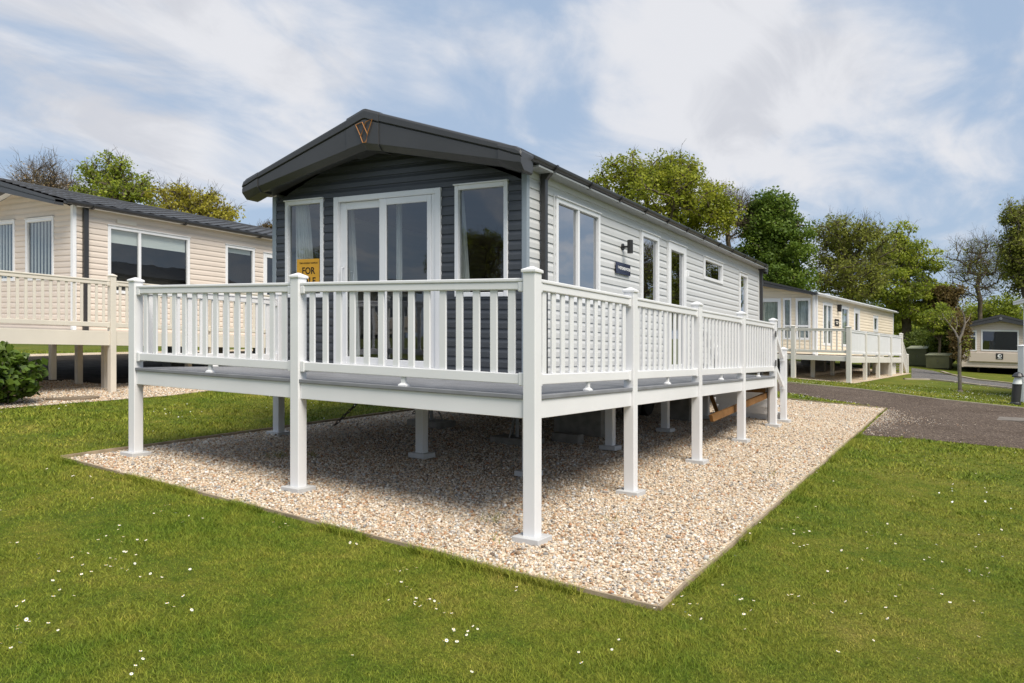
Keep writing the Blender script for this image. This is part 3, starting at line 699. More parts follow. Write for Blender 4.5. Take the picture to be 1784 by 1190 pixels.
gutter(house, F0, RX0, 2.08, RY1 - .25, 3.815, gutter_m, -1, bracket=False)
for yy in (2.63, 14.02):
    mb = MB(); mb.box(HX1 + .028, HX1 + .098, yy - .036, yy + .036, .75, 3.74); dp = mb.build('downpipe', gutter_m, house, F0, bevel=.008)
    mb = MB(); mb.hexa([(HX1 + .026, yy - .038, 3.66), (HX1 + .10, yy - .038, 3.66), (HX1 + .10, yy + .038, 3.66), (HX1 + .026, yy + .038, 3.66), (HX1 + .12, yy - .04, 3.78), (HX1 + .21, yy - .04, 3.78), (HX1 + .21, yy + .04, 3.78), (HX1 + .12, yy + .04, 3.78)]); mb.build('downpipe_swan_neck', gutter_m, dp, F0, bevel=.006)

# windows and doors
window(fr, F0, house, -5.384, -4.634, 2.22, 3.607, .055, pane=glass_clear, out=.032)
window(fr, F0, house, -2.388, -1.615, 2.22, 3.607, .055, pane=glass_clear, out=.032)
# sliding patio door: outer frame, fixed right leaf, sliding left leaf
mb = MB(); u0, u1, z0, z1 = -4.427, -2.601, 1.255, 3.606
fbox(mb, fr, u0, u0 + .085, -.06, .04, z0, z1); fbox(mb, fr, u1 - .085, u1, -.06, .04, z0, z1)
fbox(mb, fr, u0 + .085, u1 - .085, -.06, .038, z1 - .075, z1); fbox(mb, fr, u0 + .085, u1 - .085, -.06, .038, z0, z0 + .055)
fbox(mb, fr, u1 - .15, u1 - .085, -.058, .024, z0 + .055, z1 - .075)
fbox(mb, fr, u0 - .02, u1 + .02, .0, .10, z0 - .03, z0)
door = mb.build('patio_door', white_frame, house, F0, bevel=.008)
def leaf(a0, a1, o, nm, gl_, bw_=.10):
    mb = MB(); b0, b1 = z0 + .055, z1 - .078
    fbox(mb, fr, a0, a0 + gl_[0], o - .03, o, b0, b1); fbox(mb, fr, a1 - gl_[1], a1, o - .03, o, b0, b1)
    fbox(mb, fr, a0 + gl_[0], a1 - gl_[1], o - .03, o - .002, b0, b0 + bw_); fbox(mb, fr, a0 + gl_[0], a1 - gl_[1], o - .03, o - .002, b1 - bw_, b1)
    lf_ = mb.build(nm, white_frame, door, F0, bevel=.007)
    mb = MB(); mb.quad(fr(a0 + gl_[0] - .01, o - .018, b0 + bw_ - .01), fr(a1 - gl_[1] + .01, o - .018, b0 + bw_ - .01), fr(a1 - gl_[1] + .01, o - .018, b1 - bw_ + .01), fr(a0 + gl_[0] - .01, o - .018, b1 - bw_ + .01))
    mb.build('pane', glass_clear, door, F0, fixn=False)
leaf(-4.342, -3.56, -.008, 'sliding_leaf', (.117, .05)); leaf(-3.61, -2.752, .030, 'fixed_leaf', (.118, .066), .085)
mb = MB(); mb.tube([fr(-4.262, -.005, 2.34), fr(-4.262, .05, 2.36), fr(-4.262, .05, 2.62), fr(-4.262, -.005, 2.64)], .011, 8); fbox(mb, fr, -4.285, -4.24, -.006, .006, 2.30, 2.68)
mb.build('door_handle', white_frame, door, F0)
mb = MB(); mb.tube([fr(-4.18, -.05, 2.30), fr(-4.18, -.10, 2.32), fr(-4.18, -.10, 2.56), fr(-4.18, -.05, 2.58)], .011, 8); mb.build('inner_handle', white_frame, door, F0)
window(rt, F0, house, 3.02, 4.37, 2.235, 3.53, .06, mulls=(3.682,), pane=glass_side, out=.032)
window(rt, F0, house, 5.961, 6.777, 2.3, 3.53, .075, pane=glass_side, out=.032)
window(rt, F0, house, 9.35, 10.68, 3.07, 3.51, .06, pane=glass_side, out=.032)
window(rt, F0, house, 12.08, 12.82, 2.3, 3.477, .075, pane=glass_side, out=.032)
d_ = window(rt, F0, house, 7.235, 8.208, 1.255, 3.535, .13, pane=glass_side, out=.036, name='side_door')
mb = MB(); fbox(mb, rt, 8.20, 8.25, .03, .075, 3.0, 3.12); mb.build('door_catch', white_frame, d_, F0, bevel=.004)
mb = MB(); fbox(mb, rt, 8.11, 8.14, .03, .08, 2.25, 2.42); mb.build('door_handle', white_frame, d_, F0, bevel=.004)
# outside lamp: round plate, arm, tube
mb = MB(); mb.disc(rt(5.20, .012, 3.175), .05, 'x', 20, h=.02); mb.tube([rt(5.20, .02, 3.175), rt(5.20, .11, 3.175)], .016, 10); wl = mb.build('wall_lamp', black_m, house, F0)
mb = MB(); mb.disc(rt(5.20, .14, 3.075), .043, 'z', 24, h=.195); mb.disc(rt(5.20, .14, 3.27), .043, 'z', 24, r2=.036, h=.005); mb.build('lamp_tube', black_m, wl, F0, smooth=False)
# name plate on stand-off studs
mb = MB(); fbox(mb, rt, 4.90, 5.457, .035, .041, 2.755, 2.925)
for yy in (4.925, 5.43):
    for zz in (2.778, 2.902): mb.disc(rt(yy, .012, zz), .006, 'x', 8, h=.034)
np_ = mb.build('name_plate', navy, house, F0)
mb = MB(); add_text(mb, 'THE', .05, lambda x, y, z: rt(5.005 + x, .0435 + z, 2.846 + y)); add_text(mb, 'STONEWOOD', .062, lambda x, y, z: rt(5.245 + x, .0435 + z, 2.842 + y), .0012)
add_text(mb, '40 x 14', .026, lambda x, y, z: rt(5.375 + x, .0435 + z, 2.778 + y)) if False else None
for dy_ in (0, 1): mb.quad(rt(4.955, .0425, 2.77 + .0), rt(4.985, .0425, 2.77), rt(5.03, .0425, 2.91), rt(5.0, .0425, 2.91)) if dy_ == 9 else None
mb.build('plate_lettering', letter_w, np_, F0)
# small black camera-like end of the rear gutter is the stop end
# the for sale card standing inside the left window
card = thing('for_sale_card', 'yellow card reading for sale propped in the left front window', 'sign', F0(-4.954, HY + .06, 2.40))
mb = MB(); mb.box(-5.175, -4.733, HY + .003, HY + .009, 2.30, 2.772); cb = mb.build('card_board', yellow_m, card, F0)
mb = MB(); cx_ = -4.945
add_text(mb, 'FOR', .135, lambda x, y, z: (cx_ + x, HY + .0015 - z, 2.60 + y), .002); add_text(mb, 'SALE', .135, lambda x, y, z: (cx_ + x, HY + .0015 - z, 2.455 + y), .002)
add_text(mb, 'THIS HOLIDAY HOME IS', .033, lambda x, y, z: (cx_ + x, HY + .0015 - z, 2.712 + y))
mb.build('card_lettering', ink, card, F0, fixn=False)
# sheer curtains hanging inside the front windows and doors
def curtain(u0, u1, tw, zt, zb, label, side, y=HY + .16):
    mb = MB(); n_ = 42; rows = 16; G = []
    for j in range(rows + 1):
        t = j / rows; z = zt + (zb - zt) * t; q = 1 - (1 - tw) * math.sin(min(1, t * 1.15) * pi / 2) if side else 1
        if side > 0: a0, a1 = u0, u0 + (u1 - u0) * (tw + (1 - tw) * t ** .8)
        elif side < 0: a0, a1 = u1 - (u1 - u0) * (tw + (1 - tw) * t ** .8), u1
        else: a0, a1 = u0, u1
        G.append([(a0 + (a1 - a0) * i / n_, y + .03 * sin(i * .95 + .6 * sin(i * .31)) + .01 * sin(i * 2.1 + j * .2), z) for i in range(n_ + 1)])
    vs = [p_ for r in G for p_ in r]; fs = [(j * (n_ + 1) + i, j * (n_ + 1) + i + 1, (j + 1) * (n_ + 1) + i + 1, (j + 1) * (n_ + 1) + i) for j in range(rows) for i in range(n_)]
    mb.add(vs, fs); o = mb.build('curtain', fabric_w, None, F0, smooth=True)
    return tag(o, label, 'curtain', 'sheer curtains inside the front windows')
curtain(-5.36, -4.93, .55, 3.60, 1.4, 'white sheer curtain behind the for sale card in the left front window', 1)
curtain(-2.42, -2.24, .08, 3.62, 1.4, 'white curtain inside the left edge of the right front window', 1)
curtain(-1.74, -1.62, .08, 3.62, 1.4, 'white curtain inside the right edge of the right front window', -1)
curtain(-4.36, -4.19, .25, 3.60, 1.4, 'white curtain inside the left edge of the sliding patio door', 1, HY + .22)
curtain(-3.50, -3.44, .9, 3.62, 1.4, 'narrow white curtain at the middle of the patio door', 1, HY + .22)

# blocks and stands under the caravan
def axle_stand(x, y, label):
    g = F0.ground(x, y); t = thing('axle_stand', label, 'axle stand', F0(x, y, g), 'axle stands under the grey caravan')
    mb = MB(); mb.tube([(x, y, g + .10), (x, y, .92)], .028, 8); mb.build('stand_post', steel, t, F0)
    mb = MB()
    for k in range(3):
        q = 2 * pi * k / 3 + .4; mb.tube([(x + .19 * cos(q), y + .19 * sin(q), g + .10), (x, y, .78)], .011, 6)
    mb.build('stand_leg', steel, t, F0)
    mb = MB(); mb.box(x - .07, x + .07, y - .07, y + .07, .905, .93) if False else mb.box(x - .06, x + .06, y - .06, y + .06, .875, .899); mb.build('stand_head', steel, t, F0)
def slab(x, y, sx, sy, h, label):
    g = F0.ground(x, y); mb = MB(); mb.box(x - sx, x + sx, y - sy, y + sy, g - .02, g + h); o = mb.build('concrete_slab', concrete, None, F0, bevel=.012)
    return tag(o, label, 'slab', 'concrete slabs under the caravan stands')
for x, y, la, lb in ((-4.45, 4.55, 'tripod axle stand nearest the left edge of the gravel bed', 'concrete slab under the left tripod stand nearest the lawn'),
                     (-2.55, 4.1, 'tripod axle stand behind the near corner post', 'concrete slab under the tripod stand behind the near corner post'),
                     (-4.45, 6.9, 'tripod axle stand farther back under the left chassis beam', 'concrete slab farther back on the left under the caravan')):
    slab(x, y, .34, .22, .10, lb); axle_stand(x, y, la)
def block(x, y, sx, sy, h, label):
    g = F0.ground(x, y); mb = MB(); mb.box(x - sx, x + sx, y - sy, y + sy, g - .01, g + h); o = mb.build('concrete_block', concrete, None, F0, bevel=.01)
    return tag(o, label, 'block', 'concrete blocks under the caravan')
block(-2.25, 5.7, .42, .22, .42, 'large stack of dark blocks in the shade under the caravan')
block(-1.62, 8.7, .22, .11, .43, 'pale block pier beside the caravan wheels')
block(-2.05, 4.75, .22, .10, .14, 'small block on the gravel behind the near corner post')
def chain(p0, p1, label):
    o = thing('anchor_chain', label, 'chain', p1, 'anchor chains tying the caravan down'); mb = MB(); p0 = np.array(p0); p1 = np.array(p1); nl = int(np.linalg.norm(p1 - p0) / .065)
    d = (p1 - p0) / np.linalg.norm(p1 - p0); s_ = np.cross(d, (0, 0, 1.)); s_ /= np.linalg.norm(s_); t_ = np.cross(d, s_)
    for i in range(nl):
        c = p0 + (p1 - p0) * (i + .5) / nl; a_ = s_ if i % 2 else t_
        R = [c + d * .042 * cos(k * pi / 4) + a_ * .02 * sin(k * pi / 4) for k in range(9)]; mb.tube(R, .010, 5)
    mb.build('chain_links', rust, o)
    mb = MB(); mb.tube([p1 + d * .02, p1 - d * .0 + np.array([0, 0, -.06])], .03, 8); mb.build('ground_anchor', rust, o)
chain(F0(-4.6, 3.4, 1.0), (-5.45, 3.35, float(gz(-5.45, 3.35)) + .02), 'rusty anchor chain running to the lawn edge beyond the middle front post')
chain(F0(-4.6, 5.6, 1.0), (-5.5, 5.4, float(gz(-5.5, 5.4)) + .02), 'second anchor chain farther back along the left lawn edge')

# ================================================================== WHITE VERANDA
DT = 1.222; ver = thing('veranda', 'white railed veranda with grey composite deck raised on white posts over the gravel', 'veranda', F0(0, 0, 0))
S_Y = [0, 2.1765, 4.5277, 6.8741, 9.221]; F_X = [0, -2.7309, -5.4554]
ZT, ZL, ZF0, ZF1 = 2.205, 1.312, 1.027, 1.190
for x in F_X: post(ver, F0, x, 0, F0.ground(x, 0) + .02, 2.262, white)
for y in S_Y[1:]: post(ver, F0, 0, y, F0.ground(0, y) + .02, 2.262, white)
post(ver, F0, -5.4554, 2.22, F0.ground(-5.4554, 2.2) + .02, 2.262, white)
for x, y in ((-2.86, 2.22), (-1.27, 2.18), (-1.27, 4.55), (-1.27, 6.87), (-1.27, 9.2)):
    post(ver, F0, x, y, F0.ground(x, y) + .05, 1.06, white, cap=False)
# deck boards
mb = MB(); y = .005
while y < 2.26:
    y1 = min(y + .138, 2.275); mb.box(-5.44, -.005, y, y1, DT - .03, DT); y += .1435
y = 2.281
x = -1.345
while x < -.05:
    mb.box(x, min(x + .138, -.005), 2.281, 9.27, DT - .03, DT); x += .1435
mb.build('deck_boards', deck_m, ver, F0)
mb = MB(); h = .06
mb.box(-5.49, .045, -.05, -.002, DT - .034, DT + .004); mb.box(-.002, .045, -.002, 9.27, DT - .034, DT + .003); mb.box(-5.49, -5.442, -.002, 2.27, DT - .034, DT + .003)
mb.build('deck_nosing', deck_m, ver, F0, bevel=.006)
def fascia(x0, x1, y0, y1):
    mb = MB(); mb.box(x0, x1, y0, y1, ZF0, ZF1 - .002); mb.build('fascia_board', white, ver, F0, bevel=.004)
for a_, b_ in ((F_X[1] + h, -h), (F_X[2] + h, F_X[1] - h)): fascia(a_, b_, -.03, .005)
for a_, b_ in zip(S_Y, S_Y[1:]): fascia(-.005, .03, a_ + h, b_ - h)
fascia(-5.485, -5.45, h, 2.22 - h)
fascia(-1.27, -h, 9.25, 9.28)
mb = MB()                                # joists below the boards
for y in np.arange(.35, 2.2, .45): mb.box(-5.43, -.02, y - .025, y + .025, 1.04, DT - .032)
for x in (-1.25, -.9, -.5): mb.box(x - .025, x + .025, 2.3, 9.2, 1.04, DT - .032)
mb.build('joists', timber, ver, F0)
g = h + .004
railing(ver, F0, 'x', 0, F_X[1] + g, -g, ZT, ZL, 14, white, .07, DT + .004)
railing(ver, F0, 'x', 0, F_X[2] + g, F_X[1] - g, ZT, ZL, 14, white, .07, DT + .004)
for (a_, b_), k in zip(zip(S_Y, S_Y[1:]), (11, 12, 12, 12)): railing(ver, F0, 'y', 0, a_ + g, b_ - g, ZT, ZL, k, white, .07, DT + .004)
railing(ver, F0, 'y', -5.4554, g, 2.22 - g, ZT, ZL, 11, white, .07, DT + .004)
for z_ in (1.95, 1.41):
    mb = MB(); mb.box(.058, .070, 9.12, 9.165, z_, z_ + .11); mb.build('gate_hinge', black_m, ver, F0)
# steps at the far end going down to the gravel
st = MB(); gb = F0.ground(-.6, 10.3)
for k in range(5):
    zt_ = DT - (k + 1) * (DT - gb) / 6; y0_ = 9.285 + k * .215
    st.box(-1.22, -.07, y0_, y0_ + .245, zt_ - .035, zt_)
    st.box(-1.22, -.07, y0_ + .002, y0_ + .017, zt_ - .18, zt_ - .036)
stp = st.build('steps', white, ver, F0, bevel=.004)
for x in (0, -1.29):
    post(ver, F0, x + .01, 10.1, F0.ground(x, 10.1) + .02, 1.73, white, w=.115)
    for z0_, z1_ in ((2.10, 1.61), (1.47, 1.06)):
        mb = MB(); mb.hexa([(x - .03, 9.285, z0_ - .09), (x + .03, 9.285, z0_ - .09), (x + .03, 10.03, z1_ - .09), (x - .03, 10.03, z1_ - .09), (x - .03, 9.285, z0_), (x + .03, 9.285, z0_), (x + .03, 10.03, z1_), (x - .03, 10.03, z1_)])
        mb.box(x - .045, x + .045, 9.99, 10.03, z1_ - .115, z1_ + .0)
        mb.build('step_handrail', white, ver, F0, bevel=.005)
    mb = MB(); mb.hexa([(x - .02, 9.30, .86), (x + .02, 9.30, .86), (x + .02, 10.4, gb), (x - .02, 10.4, gb), (x - .02, 9.30, 1.08), (x + .02, 9.30, 1.08), (x + .02, 10.4, gb + .16), (x - .02, 10.4, gb + .16)]) if x < -.5 else mb.box(x - .09, x - .062, 9.20, 9.30, gb + .02, 1.02)
    mb.build('step_stringer', white, ver, F0)
mb = MB(); mb.box(-.103, -.098, 9.19, 9.24, gb + .03, 1.0); mb.build('fixing_strip', steel, ver, F0)
mb = MB(); mb.hexa([(-.16, 5.7, .60), (-.11, 5.7, .60), (-.11, 9.33, .80), (-.16, 9.33, .80), (-.16, 5.62, .70), (-.11, 5.62, .70), (-.11, 9.28, .905), (-.16, 9.28, .905)])
mb.build('timber_brace', timber, ver, F0)
mb = MB(); mb.box(-1.2, -.13, 9.10, 9.15, .90, 1.03); mb.hexa([(-1.0, 9.05, .35), (-.93, 9.05, .35), (-.93, 9.1, .35), (-1.0, 9.1, .35), (-1.24, 9.05, 1.0), (-1.17, 9.05, 1.0), (-1.17, 9.1, 1.0), (-1.24, 9.1, 1.0)]); mb.build('step_bearer', timber, ver, F0)

# ================================================================== NEIGHBOURING CARAVANS
def roof_tiles(mb, F, x0, z0, x1, z1, y0, y1, courses=8, step=.10, amp=.016):
    """rolled tiles: x0,z0 eave; x1,z1 ridge"""
    ny = int((y1 - y0) / step) ; rows = []
    for c in range(courses):
        for t, lift in ((0, .028), (.98, .004)):
            k = (c + t) / courses; rows.append([(x0 + (x1 - x0) * k, y0 + (y1 - y0) * j / ny, z0 + (z1 - z0) * k + lift + (amp if j % 3 == 0 else -amp * .3)) for j in range(ny + 1)])
    n_ = ny + 1; vs = [p for r in rows for p in r]; fs = [(i * n_ + j, i * n_ + j + 1, (i + 1) * n_ + j + 1, (i + 1) * n_ + j) for i in range(len(rows) - 1) for j in range(ny)]
    mb.add(vs, fs)
def caravan(label, F, X0, X1, Y0, Y1, zb, ze, zr, sid, trim, roofm, fasc, wins_front=(), wins_side=(), over=.45, tiles=False, h=.13, fd=.11, fc_=.22, gut=None, dp=None, gutter_nb=6, group=None, bay=None, sub=None):
    XC_ = (X0 + X1) / 2; t = thing('static_caravan', label, 'static caravan', F(XC_, Y0, zb), group)
    f_, r_, l_ = Face('front', Y0), Face('right', X1), Face('left', X0); hw = (X1 - X0) / 2
    def gab(z):
        if z <= ze: return X0 + .03, X1 - .03
        k = max(0, (zr - z) / (zr - ze)); return XC_ - (hw - .03) * k, XC_ + (hw - .03) * k
    siding(f_, gab, zb, zr - .03, [w_[:4] for w_ in wins_front], h, .014).build('front_wall', sid, t, F, fixn=False)
    siding(r_, lambda z: (Y0 + .03, Y1 - .03), zb, ze + .05, [w_[:4] for w_ in wins_side], h, .014).build('side_wall', sid, t, F, fixn=False)
    siding(l_, lambda z: (Y0 + .03, Y1 - .03), zb, ze + .05, [], h, .014).build('side_wall', sid, t, F, fixn=False)
    mb = MB(); mb.quad((X0, Y1, zb), (X1, Y1, zb), (X1, Y1, ze), (XC_, Y1, zr), (X0, Y1, ze)); mb.build('rear_wall', sid, t, F)
    for x in (X0, X1):
        for y in (Y0, Y1):
            mb = MB(); mb.box(x - .04, x + .04, y - .04, y + .04, zb - .01, ze + .02); mb.build('corner_trim', trim, t, F)
    mb = MB(); mb.quad((X0, Y0, zb), (X1, Y0, zb), (X1, Y1, zb), (X0, Y1, zb)); mb.build('floor_pan', black_m, t, F)
    mb = MB(); mb.quad((X0 + .3, Y0 + .6, zb + .1), (X1 - .4, Y0 + .6, zb + .1), (X1 - .4, Y0 + .6, ze), (X0 + .3, Y0 + .6, ze)); mb.quad((X1 - .6, Y0 + .6, zb), (X1 - .6, Y1 - .2, zb), (X1 - .6, Y1 - .2, ze), (X1 - .6, Y0 + .6, ze)); mb.build('interior_lining', dark_in, t, F)
    xe0, xe1 = X0 - .17, X1 + .17; sl = (zr - ze) / hw; zE = ze - .17 * sl + .10; zR = zr + .10
    mb = MB()
    for xe in (xe0, xe1): mb.loft([[(XC_, y, zR), (xe, y, zE), (xe, y, zE - .05), (XC_, y, zR - .05)] for y in (Y0 - over + .03, Y1 + .2)])
    ro = mb.build('roof', roofm, t, F)
    if tiles:
        mb = MB()
        for xe in (xe0, xe1): roof_tiles(mb, F, xe, zE + .02, XC_, zR + .02, Y0 - over + .05, Y1 + .2)
        mb.build('roof_tiles', roofm, ro, F, fixn=False)
        mb = MB(); mb.tube([(XC_, Y0 - over + .03, zR + .02), (XC_, Y1 + .2, zR + .02)], .07, 8); mb.build('ridge_tiles', roofm, ro, F)
    mb = MB()
    for xe in (xe0, xe1):
        y = Y0 - over
        def sec(x, zt, d): return [(x, y + q, z) for q, z in ((.2, zt), (.0, zt), (.0, zt - d * .38), (.02, zt - d * .42), (.02, zt - d * .46), (.006, zt - d * .5), (.006, zt - d), (.2, zt - d))]
        mb.loft([sec(XC_, zR + .02, fc_), sec(xe, zE + .02, fd)])
    mb.build('bargeboard', fasc, t, F)
    mb = MB()
    for xe in (xe0, xe1): mb.quad((XC_, Y0 - over + .1, zR - .1), (xe, Y0 - over + .1, zE - .06), (xe, Y0, zE - .06), (XC_, Y0, zR - .1)); mb.quad((xe, Y0, zE - .06), (xe + (.17 if xe < XC_ else -.17), Y0, zE - .06), (xe + (.17 if xe < XC_ else -.17), Y1, zE - .06), (xe, Y1, zE - .06))
    mb.build('soffit', trim, t, F)
    gutter(t, F, xe1 + .03, Y0 - over + .25, Y1 + .15, zE - .01, gut or gutter_m, 1, .055, gutter_nb, bracket=gutter_nb > 0)
    if dp:
        mb = MB(); mb.box(X1 + .02, X1 + .09, dp - .05, dp + .05, zb - .2, zE - .05); mb.build('downpipe', gut or gutter_m, t, F)
    for f__, W_ in ((f_, wins_front), (r_, wins_side)):
        for w_ in W_:
            kw = dict(w_[4]); window(f__, F, t, w_[0], w_[1], w_[2], w_[3], **kw)
    # chassis beams and blocks that carry the body
    mb = MB()
    for x in (XC_ - .9, XC_ + .9): mb.box(x - .04, x + .04, Y0 + .2, Y1 - .2, zb - .22, zb - .004)
    mb.build('chassis', rust, t, F)
    mb = MB(); k = 0
    for x in (XC_ - .9, XC_ + .9):
        for y in np.linspace(Y0 + 4.5, Y1 - .8, 3): 
            g_ = F.ground(x, y); mb = MB(); mb.box(x - .2, x + .2, y - .2, y + .2, g_ - .05, zb - .225); mb.build('block_pier', concrete, t, F)
    return t
# --- the beige one on the left
LX, LY = -13.102, 3.572
caravan('beige static caravan with black tiled roof standing behind the beige veranda', F0, LX - 4.2, LX, LY, 15.2, 1.60, 4.27, 4.77, beige_sid, white_frame, tile_m, roof_edge,
        wins_front=[(-14.959, -13.824, 2.72, 4.085, dict(fw=.07, pane=glass_clear, fill=(('slats', .135),))), (-17.0, -15.42, 2.72, 4.10, dict(fw=.07, pane=glass_clear, fill=(('slats', .135),)))],
        wins_side=[(4.313, 6.376, 2.5, 3.985, dict(fw=.07, mulls=(5.072,), pane=glass_curt, fill=(('blind', 3.62),))), (7.412, 8.342, 2.7, 3.965, dict(fw=.07, pane=glass_curt, fill=(('blind', 3.78),))), (8.63, 9.6, 1.75, 3.90, dict(fw=.12, name='side_door'))],
        over=.5, tiles=True, fd=.13, fc_=.24, dp=3.80, h=.125)
mb = MB(); fbox(mb, Face('right', LX), 4.52, 4.98, .012, .035, 4.06, 4.14); mb.build('wall_vent', beige_pvc, [o for o in COL.objects if o.name.startswith('static_caravan')][-1], F0)
lv = thing('veranda', 'beige railed veranda on square posts round the beige caravan', 'veranda', F0(-11.5, 3.43, 0))
LD = 1.655
for y in (-1.25, 1.06, 3.43, 5.78, 8.13): post(lv, F0, -11.5, y, F0.ground(-11.5, y), 2.755, beige_pvc, plate=False)
for x, y in ((-12.2, 3.72), (-13.2, 3.74), (-14.25, 3.76), (-12.9, 6.2), (-12.9, 8.4), (-12.5, 1.0), (-14.4, .9)): post(lv, F0, x, y, F0.ground(x, y), 1.40, beige_pvc, cap=False, plate=False)
mb = MB(); x = -17.2
while x < -11.55: mb.box(x, min(x + .138, -11.47), -1.3, 3.5 if x < -13.1 else 8.2, LD - .03, LD); x += .143
mb.build('deck_boards', beige_pvc, lv, F0)
for a_, b_ in ((-1.25, 1.06), (1.06, 3.43), (3.43, 5.78), (5.78, 8.13)):
    mb = MB(); mb.box(-11.505, -11.475, a_ + .06, b_ - .06, 1.375, LD - .032); mb.build('fascia_board', beige_pvc, lv, F0)
    railing(lv, F0, 'y', -11.5, a_ + .062, b_ - .062, 2.665, 1.735, 15, beige_pvc, .052)
def plane_pt(u, v, zl): return hit(u, v, (-SA, -SB, 1), zl)
def leafmat(name, stops, rough=.55, trans=.45):
    m, n, l, p = nodes_mat(name); a_ = n.new('ShaderNodeAttribute'); a_.attribute_name = 'rnd'
    c = ramp(n, l, a_.outputs['Fac'], stops); l.new(c, p.inputs['Base Color']); p.inputs['Roughness'].default_value = rough; p.inputs['Specular IOR Level'].default_value = .3
    t = n.new('ShaderNodeBsdfTranslucent'); l.new(c, t.inputs[0]); x = n.new('ShaderNodeMixShader'); x.inputs[0].default_value = trans
    l.new(p.outputs[0], x.inputs[1]); l.new(t.outputs[0], x.inputs[2]); l.new(x.outputs[0], n['Material Output'].inputs[0]); return m
L_OAK = leafmat('spring_oak_leaf', [(0, (0.131, 0.168, 0.018)), (.5, (0.281, 0.318, 0.026)), (1, (0.469, 0.462, 0.052))])
L_SYC = leafmat('dark_sycamore_leaf', [(0, (0.059, 0.103, 0.018)), (.5, (0.121, 0.194, 0.024)), (1, (0.229, 0.306, 0.042))])
L_OLV = leafmat('olive_leaf', [(0, (0.105, 0.124, 0.022)), (.5, (0.236, 0.259, 0.040)), (1, (0.367, 0.380, 0.070))])
L_GRN = leafmat('green_leaf', [(0, (0.111, 0.151, 0.023)), (.5, (0.258, 0.317, 0.032)), (1, (0.464, 0.498, 0.062))])
L_DRK = leafmat('dark_leaf', [(0, (0.053, 0.083, 0.014)), (.5, (0.113, 0.152, 0.024)), (1, (0.220, 0.263, 0.045))])
L_YEW = leafmat('bronze_leaf', [(0, (0.075, 0.053, 0.021)), (.5, (0.153, 0.107, 0.038)), (1, (0.240, 0.181, 0.057))])
L_TWG = leafmat('budding_leaf', [(0, (0.288, 0.194, 0.115)), (.5, (0.474, 0.339, 0.192)), (1, (0.550, 0.482, 0.245))])
L_YEL = leafmat('yellow_green_leaf', [(0, (0.203, 0.194, 0.025)), (.5, (0.393, 0.351, 0.041)), (1, (0.550, 0.497, 0.082))])
L_HYD = leafmat('hydrangea_leaf', [(0, (0.043, 0.076, 0.011)), (.5, (0.086, 0.147, 0.018)), (1, (0.158, 0.223, 0.035))], .4, .25)
L_PHO = leafmat('phormium_leaf', [(0, (.10, .075, .015)), (.5, (.20, .13, .025)), (1, (.14, .17, .04))])
bark = mat('bark', (.105, .085, .062), .9, .2, noise=(5, .35), bump=(20, .5, .03))
bark_pale = mat('pale_bark', (.19, .165, .135), .9, .2, noise=(12, .25), bump=(40, .4, .01))

# pots on the beige deck
def pot(u, v, r, h, label, leaves):
    P = plane_pt(u, v, LD); x, y, z = P; o = thing('plant_pot', label, 'plant pot', (x, y, z), None)
    mb = MB(); mb.loft([[(x + rr * cos(2 * pi * k / 18), y + rr * sin(2 * pi * k / 18), z + hh) for k in range(18)] for rr, hh in ((r * .7, 0), (r * .95, h * .86), (r * 1.06, h * .86), (r * 1.06, h), (r * .92, h), (r * .9, h * .9))]); mb.build('pot', pot_m, o)
    V, Fc, A = [], [], []
    for i in range(leaves):
        q = rng.uniform(0, 2 * pi); ln_ = rng.uniform(.45, .85) if leaves > 12 else rng.uniform(.1, .2); out = rng.uniform(.25, .95); wv = .018; b0 = len(V); rr = rng.uniform(0, 1)
        for s_ in range(5):
            t = s_ / 4; rad = r * .3 + out * ln_ * t ** 1.2; zz = z + h * .9 + ln_ * (t - .55 * out * t * t); ww = wv * (1 - t * .9)
            for e in (-1, 1): V.append((x + rad * cos(q) - e * ww * sin(q), y + rad * sin(q) + e * ww * cos(q), zz)); A.append(rr)
        for s_ in range(4): Fc.append((b0 + 2 * s_, b0 + 2 * s_ + 1, b0 + 2 * s_ + 3, b0 + 2 * s_ + 2))
    npmesh('foliage', np.array(V), np.array(Fc), L_PHO, o, {'rnd': A})
pot(6, 572, .22, .42, 'tall grey pot with spiky yellow bronze leaves on the beige deck', 30)
pot(40, 574, .17, .28, 'small grey pot with short stems on the beige deck beside the spiky plant', 9)

